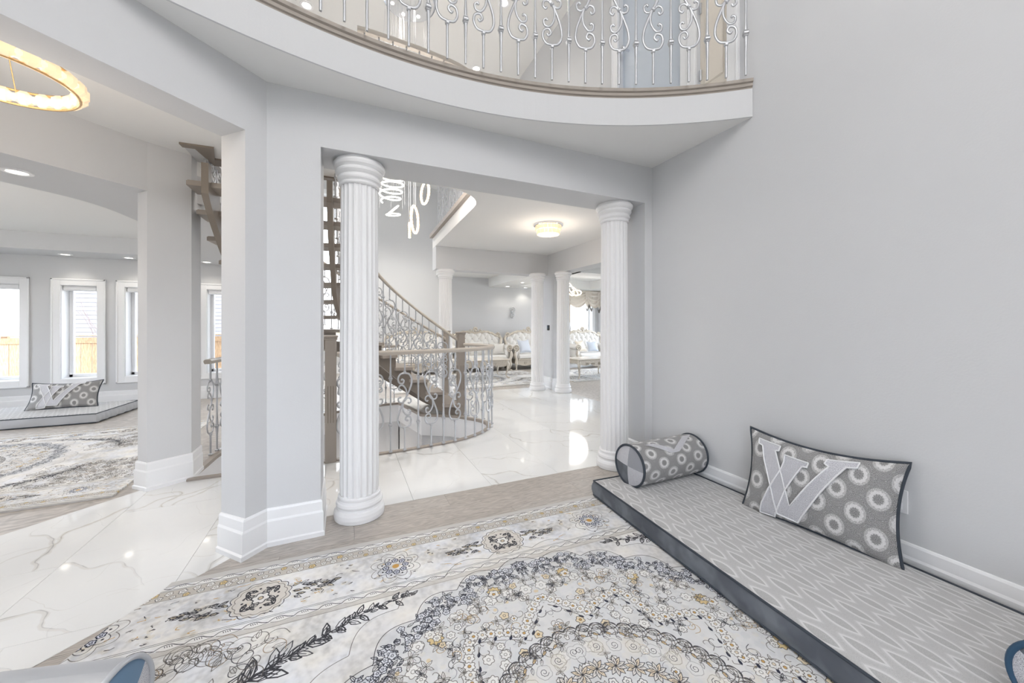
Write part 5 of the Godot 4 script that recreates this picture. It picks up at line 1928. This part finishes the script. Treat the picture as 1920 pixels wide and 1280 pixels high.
# ---------------------------------------------------------------- room with the bay windows
func build_bay_room() -> void:
	mattress("silver grey floor mattress with satin sides under the bay windows", P2([-6.0, -7.95, -3.05, -7.95, -3.12, -6.98, -6.0, -6.98]), 0.0, 0.14, M.ogee, M.satin_silver, M.cord)
	var b := Basis(Vector3.UP, 0.12) * Basis(Vector3.RIGHT, -0.5)
	cushion("patterned sequin cushion on the mattress under the bay windows", Vector3(-3.72, 0.325, -7.6), b, 0.36, 0.21, 0.09, true)
# ---------------------------------------------------------------- far living room
func spiral(c: Vector2, r0: float, r1: float, a0: float, turns: float, n: int) -> PackedVector2Array:
	var p := PackedVector2Array()
	for k in n + 1:
		var f := float(k) / n
		var a := a0 + f * turns * TAU
		p.append(c + Vector2(cos(a), sin(a)) * lerpf(r0, r1, f))
	return p
func flat2(p: PackedVector2Array, z: float) -> PackedVector3Array:
	var r := PackedVector3Array()
	for q in p:
		r.append(Vector3(q.x, q.y, z))
	return r
func cabriole(mb: MB, at: Vector3, h: float, dx: float, dz: float, s := 1.0) -> void:
	var d := Vector3(dx, 0, dz)
	mb.tube(PackedVector3Array([at + Vector3(0, h, 0), at + Vector3(0, h * 0.8, 0) + d * 0.035, at + Vector3(0, h * 0.5, 0) + d * 0.02, at + Vector3(0, h * 0.2, 0) - d * 0.01, at + Vector3(0, h * 0.06, 0) + d * 0.02, at + d * 0.045 + Vector3(0, 0.018, 0)]), [0.045 * s, 0.05 * s, 0.032 * s, 0.02 * s, 0.022 * s, 0.026 * s], 8)
	mb.ball(at + d * 0.05 + Vector3(0, 0.022 * s, 0), Vector3(0.03, 0.022, 0.03) * s, 8, 5)
func sofa(label: String, at: Vector3, turn: float, w: float) -> Node3D:
	var o := thing("carved_sofa", label, "sofa", at, "carved silver sofas", turn)
	var hw := w * 0.5
	# tufted back
	var rows := []
	for j in 33:
		var v := j / 32.0
		var row := []
		for i in 61:
			var u := i / 30.0 - 1.0
			var top := 0.98 + 0.12 * cos(u * PI * 0.5) - 0.03 * cos(u * PI * 2.0)
			var y := lerpf(0.42, top, v)
			var a := u * 7.0
			var b := v * 4.0
			var p1 := absf(sin(PI * (a + b) * 0.5))
			var p2 := absf(sin(PI * (a - b) * 0.5))
			var puff := 0.045 * sqrt(p1 * p2)
			row.append(Vector3(u * (hw - 0.1), y, -0.3 - 0.1 * v + puff))
		rows.append(row)
	var mb := MB.new()
	mb.grid(rows, Vector3(0, 0, 1))
	var back := put(mb.mesh(), "tufted_back", M.sofa_cloth, o)
	mb = MB.new()
	for j in range(1, 4):
		for i in range(-6, 7):
			if (i + j) % 2 == 0:
				var u := i / 7.0
				var top := 0.98 + 0.12 * cos(u * PI * 0.5) - 0.03 * cos(u * PI * 2.0)
				mb.ball(Vector3(u * (hw - 0.1), lerpf(0.42, top, j / 4.0), -0.3 - 0.1 * j / 4.0 + 0.006), Vector3(0.013, 0.013, 0.01), 7, 4)
	put(mb.mesh(), "buttons", M.sofa_button, back)
	# carved frame: rail over the back with a pierced crest and side volutes
	mb = MB.new()
	var rail := PackedVector3Array()
	var rad := []
	for i in 41:
		var u := i / 20.0 - 1.0
		rail.append(Vector3(u * (hw - 0.06), 1.0 + 0.12 * cos(u * PI * 0.5) - 0.03 * cos(u * PI * 2.0) + 0.01 * sin(i * 1.9), -0.4))
		rad.append(0.036 + 0.01 * absf(sin(i * 0.8)))
	mb.tube(rail, rad, 8)
	for s in [-1.0, 1.0]:
		mb.tube(PackedVector3Array([Vector3(s * (hw - 0.06), 1.0, -0.4), Vector3(s * (hw - 0.01), 0.9, -0.36), Vector3(s * (hw - 0.05), 0.72, -0.32), Vector3(s * (hw - 0.09), 0.6, -0.28)]), [0.04, 0.05, 0.045, 0.035], 8)
		mb.tube(flat2(spiral(Vector2(s * (hw - 0.12), 1.02), 0.075, 0.015, 0.0 if s > 0 else PI, 1.5 * s, 22), -0.37), 0.018, 6)
	put(mb.mesh(), "back_frame", M.sofa_frame, o)
	mb = MB.new()
	for s in [-1.0, 1.0]:
		for q in [[0.06, 1.165, 0.06, 1.2], [0.17, 1.15, 0.05, 1.4], [0.28, 1.12, 0.04, 1.3]]:
			mb.tube(flat2(spiral(Vector2(s * q[0], q[1]), q[2], 0.012, PI * 0.5, s * q[3], 20), -0.39), 0.014, 6)
	for k in 7:
		var a := PI * k / 6.0
		mb.ball(Vector3(cos(a) * 0.055, 1.2 + sin(a) * 0.05, -0.385), Vector3(0.026, 0.032, 0.02), 7, 5)
	mb.ball(Vector3(0, 1.17, -0.375), Vector3(0.04, 0.045, 0.03), 9, 6)
	put(mb.mesh(), "crest", M.sofa_frame, o)
	# seat and skirt
	mb = MB.new()
	mb.box(Vector3(0, 0.38, 0.05), Vector3(w - 0.24, 0.16, 0.76), 0.05)
	put(mb.mesh(), "seat_cushion", M.sofa_cloth, o)
	mb = MB.new()
	var sk := PackedVector2Array()
	for i in 41:
		var u := i / 20.0 - 1.0
		sk.append(Vector2(u * (hw - 0.1), 0.17 - 0.05 * absf(cos(u * PI * 1.5)) - 0.05 * exp(-u * u * 30.0)))
	for i in 40:
		mb.quad(Vector3(sk[i].x, sk[i].y, 0.44), Vector3(sk[i + 1].x, sk[i + 1].y, 0.44), Vector3(sk[i + 1].x, 0.31, 0.44), Vector3(sk[i].x, 0.31, 0.44), Vector3(0, 0, 1))
		mb.quad(Vector3(sk[i].x, sk[i].y, 0.4), Vector3(sk[i + 1].x, sk[i + 1].y, 0.4), Vector3(sk[i + 1].x, 0.31, 0.4), Vector3(sk[i].x, 0.31, 0.4), Vector3(0, 0, -1))
		mb.quad(Vector3(sk[i].x, sk[i].y, 0.4), Vector3(sk[i + 1].x, sk[i + 1].y, 0.4), Vector3(sk[i + 1].x, sk[i + 1].y, 0.44), Vector3(sk[i].x, sk[i].y, 0.44), Vector3.DOWN)
	mb.box(Vector3(0, 0.3, 0.42), Vector3(w - 0.2, 0.03, 0.07), 0.01)
	for s in [-1.0, 1.0]:
		for q in [[0.12, 0.22, 0.05], [0.3, 0.24, 0.045], [0.5, 0.22, 0.05]]:
			if q[0] < hw - 0.15:
				mb.tube(flat2(spiral(Vector2(s * q[0], q[1]), q[2], 0.01, 0.5, s * 1.3, 18), 0.45), 0.012, 5)
	mb.box(Vector3(0, 0.24, 0.02), Vector3(w - 0.24, 0.14, 0.76))
	put(mb.mesh(), "carved_skirt", M.sofa_frame, o)
	# rolled arms
	for s in [-1.0, 1.0]:
		mb = MB.new()
		mb.box(Vector3(s * (hw - 0.09), 0.47, 0.02), Vector3(0.13, 0.34, 0.7), 0.05)
		mb.tube(PackedVector3Array([Vector3(s * (hw - 0.06), 0.66, -0.34), Vector3(s * (hw - 0.05), 0.66, 0.1), Vector3(s * (hw - 0.05), 0.65, 0.4)]), [0.07, 0.085, 0.085], 14)
		var arm := put(mb.mesh(), "arm", M.sofa_cloth, o)
		mb = MB.new()
		mb.tube(flat2(spiral(Vector2(s * (hw - 0.05), 0.65), 0.1, 0.016, -PI * 0.5, -s * 2.0, 34), 0.42), 0.021, 6)
		mb.tube(PackedVector3Array([Vector3(s * (hw - 0.02), 0.57, 0.42), Vector3(s * (hw + 0.0), 0.45, 0.43), Vector3(s * (hw - 0.05), 0.33, 0.43), Vector3(s * (hw - 0.04), 0.2, 0.43)]), [0.03, 0.05, 0.045, 0.05], 8)
		put(mb.mesh(), "arm_scroll", M.sofa_frame, arm)
	for s in [-1.0, 1.0]:
		for e in [0.42, -0.34]:
			mb = MB.new()
			cabriole(mb, Vector3(s * (hw - 0.06), 0.0, e), 0.24, s * 0.6, 1.0 if e > 0 else -0.6)
			put(mb.mesh(), "leg", M.sofa_frame, o)
	return o
func throw_pillow(label: String, at: Vector3, turn: float, lean: float, s: float, m: Material) -> void:
	var o := thing("throw_pillow", label, "pillow", at, "sofa pillows", turn)
	for side in [1.0, -1.0]:
		var rows := []
		for j in 15:
			var row := []
			for i in 15:
				var u := i / 7.0 - 1.0
				var v := j / 7.0 - 1.0
				var p := cushion_p(u, v, s, s)
				row.append(Basis(Vector3.RIGHT, -lean) * Vector3(p.x, p.y, side * cushion_z(u, v, s * 0.36)) + Vector3(0, s, 0))
			rows.append(row)
		var mb := MB.new()
		mb.grid(rows, Basis(Vector3.RIGHT, -lean) * Vector3(0, 0, side))
		put(mb.mesh(), "cover", m, o)
func coffee_table(label: String, at: Vector3, w: float, dp: float) -> void:
	var o := thing("coffee_table", label, "coffee table", at, "carved coffee tables")
	var mb := MB.new()
	mb.box(Vector3(0, 0.465, 0), Vector3(w, 0.03, dp), 0.012)
	put(mb.mesh(), "table_top", M.table_top, o)
	mb = MB.new()
	mb.box(Vector3(0, 0.435, 0), Vector3(w - 0.06, 0.035, dp - 0.06), 0.012)
	for fz in [-1.0, 1.0]:
		for i in 24:
			var u := i / 12.0 - 1.0
			var u2 := (i + 1) / 12.0 - 1.0
			var b1 := 0.36 - 0.05 * absf(cos(u * PI * 1.5)) - 0.03 * exp(-u * u * 20.0)
			var b2 := 0.36 - 0.05 * absf(cos(u2 * PI * 1.5)) - 0.03 * exp(-u2 * u2 * 20.0)
			for zz in [0.0, 0.02]:
				var z: float = fz * (dp * 0.5 - 0.05 + zz)
				mb.quad(Vector3(u * (w * 0.5 - 0.05), b1, z), Vector3(u2 * (w * 0.5 - 0.05), b2, z), Vector3(u2 * (w * 0.5 - 0.05), 0.43, z), Vector3(u * (w * 0.5 - 0.05), 0.43, z), Vector3(0, 0, fz if zz > 0.0 else -fz))
		for s in [-1.0, 1.0]:
			for q in [[0.1, 0.35], [0.28, 0.36]]:
				mb.tube(flat2(spiral(Vector2(s * q[0], q[1]), 0.045, 0.01, 0.5, s * 1.3, 18), fz * (dp * 0.5 - 0.02)), 0.01, 5)
	for sx in [-1.0, 1.0]:
		mb.box(Vector3(sx * (w * 0.5 - 0.05), 0.39, 0), Vector3(0.02, 0.08, dp - 0.12), 0.005)
	put(mb.mesh(), "carved_apron", M.sofa_frame, o)
	for sx in [-1.0, 1.0]:
		for sz in [-1.0, 1.0]:
			mb = MB.new()
			cabriole(mb, Vector3(sx * (w * 0.5 - 0.07), 0.0, sz * (dp * 0.5 - 0.07)), 0.43, sx, sz, 0.85)
			put(mb.mesh(), "leg", M.sofa_frame, o)
func build_living_room() -> void:
	M.sofa_cloth = mat(Color8(228, 226, 222), 0.45)
	M.sofa_frame = mat(Color8(228, 222, 212), 0.32, 0.25)
	M.sofa_frame.albedo_texture = noise_tex(0.06, ramp([Color(0.6, 0.55, 0.5), Color(0.95, 0.94, 0.92), Color(1, 1, 1)], [0.25, 0.5, 0.8]), 256, 23, 3)
	M.sofa_frame.uv1_triplanar = true
	M.sofa_frame.uv1_scale = Vector3.ONE * 5.0
	M.sofa_button = mat(Color8(120, 116, 112), 0.3, 0.5)
	M.table_top = mat(Color8(226, 218, 206), 0.15)
	sofa("carved silver tufted sofa in the middle of the far wall", Vector3(3.6, 0.0, -10.45), 0.0, 1.7)
	sofa("carved silver sofa half hidden behind the far column", Vector3(5.4, 0.0, -10.45), 0.0, 1.7)
	sofa("carved silver sofa seen through the stair balusters", Vector3(1.8, 0.0, -10.45), 0.0, 1.7)
	sofa("carved silver sofa below the draped window", Vector3(7.15, 0.0, -9.95), 0.0, 1.5)
	throw_pillow("round ivory pillow on the middle sofa", Vector3(3.5, 0.47, -10.3), 0.1, 0.45, 0.21, M.sofa_cloth)
	throw_pillow("square ivory pillow at the right arm of the middle sofa", Vector3(4.15, 0.47, -10.3), -0.3, 0.4, 0.17, M.sofa_cloth)
	throw_pillow("pale patterned pillow on the sofa behind the far column", Vector3(4.95, 0.47, -10.2), 0.2, 0.4, 0.22, mat(Color8(206, 212, 222), 0.5))
	throw_pillow("ivory pillow on the sofa below the draped window", Vector3(6.75, 0.47, -9.85), 0.3, 0.5, 0.2, mat(Color8(214, 204, 188), 0.5))
	throw_pillow("pale blue grey pillow on the sofa below the draped window", Vector3(7.2, 0.47, -9.85), -0.2, 0.5, 0.18, mat(Color8(200, 208, 220), 0.5))
	coffee_table("carved silver coffee table in front of the middle sofa", Vector3(3.05, 0.016, -8.85), 1.35, 0.75)
	coffee_table("carved silver coffee table near the draped window", Vector3(5.75, 0.016, -8.0), 1.1, 0.65)
	# curtains: swags, side falls, tassel rosettes
	var cm := mat(Color8(242, 235, 226), 0.5)
	cm.backlight_enabled = true
	cm.backlight = Color(0.25, 0.22, 0.19)
	cm.rim_enabled = true
	cm.rim = 0.4
	var o := thing("draped_curtain", "cream satin swag curtain with side falls over the far window", "curtain", Vector3(7.75, 0, -11.16))
	for k in 2:
		var cx := -0.32 if k == 0 else 0.42
		var wd := 0.62 if k == 0 else 0.42
		var rows := []
		for j in 25:
			var v := j / 24.0
			var row := []
			for i in 37:
				var u := i / 18.0 - 1.0
				var sag := (1.0 - u * u)
				var y := 2.55 - 0.1 * v - 0.52 * v * sag
				var fold := 0.035 * sin(v * 26.0) * (0.35 + sag)
				row.append(Vector3(cx + u * wd, y, 0.04 + 0.05 * sag * v + fold))
			rows.append(row)
		var mb := MB.new()
		mb.grid(rows, Vector3(0, 0, 1))
		put(mb.mesh(), "swag", cm, o)
	for k in 3:
		var cx: float = [-0.72, 0.2, 0.72][k]
		var ln: float = [1.45, 0.65, 0.7][k]
		var rows := []
		for j in 25:
			var v := j / 24.0
			var row := []
			for i in 29:
				var u := i / 14.0 - 1.0
				var y := 2.55 - ln * v * (1.0 - 0.25 * absf(u))
				row.append(Vector3(cx + u * (0.12 + 0.03 * v), y, 0.07 + 0.025 * sin(u * 13.0)))
			rows.append(row)
		var mb := MB.new()
		mb.grid(rows, Vector3(0, 0, 1))
		put(mb.mesh(), "side_fall", cm, o)
		mb = MB.new()
		for i in 22:
			mb.tube(PackedVector3Array([Vector3(cx - 0.14 + i * 0.013, 2.55 - ln * (0.86 + 0.12 * sin(i * 0.45)), 0.09), Vector3(cx - 0.145 + i * 0.0135, 2.55 - ln * (0.86 + 0.12 * sin(i * 0.45)) - 0.11, 0.1)]), 0.006, 4)
		put(mb.mesh(), "fringe", M.sofa_button, o)
# ---------------------------------------------------------------- small things
func build_small() -> void:
	var o := thing("wall_outlet", "white outlet plate on the right wall beside the leaning cushion", "outlet", Vector3(RX, 0.43, -0.965))
	var mb := MB.new()
	mb.box(Vector3(-0.003, 0, 0), Vector3(0.007, 0.12, 0.075), 0.002)
	put(mb.mesh(), "plate", M.white_plastic, o)
	for y in [0.026, -0.026]:
		mb = MB.new()
		mb.box(Vector3(-0.007, y, 0), Vector3(0.004, 0.036, 0.034), 0.001)
		put(mb.mesh(), "socket", M.trim, o)
	o = thing("thermostat", "small dark thermostat on the pier beside the far column", "thermostat", Vector3(3.95, 1.28, -6.95))
	mb = MB.new()
	mb.box(Vector3(-0.012, 0, 0), Vector3(0.02, 0.11, 0.085), 0.006)
	put(mb.mesh(), "case", M.dark, o)
	mb = MB.new()
	mb.box(Vector3(-0.023, 0.01, 0), Vector3(0.003, 0.06, 0.06), 0.001)
	put(mb.mesh(), "screen", mat(Color8(70, 84, 100), 0.1), o)
	o = thing("wall_ornament", "scrolled silver wall ornament beside the far column", "wall ornament", Vector3(5.02, 1.75, -11.27))
	mb = MB.new()
	mb.tube(flat2(spiral(Vector2(0.0, 0.08), 0.12, 0.02, -PI * 0.5, 1.6, 40), 0.02), 0.014, 6)
	mb.tube(flat2(spiral(Vector2(0.0, -0.12), 0.09, 0.02, PI * 0.5, -1.5, 40), 0.02), 0.012, 6)
	put(mb.mesh(), "scroll", M.iron, o)
	mb = MB.new()
	mb.ball(Vector3(0, 0, 0.01), Vector3(0.03, 0.05, 0.02), 10, 6)
	put(mb.mesh(), "boss", M.iron, o)
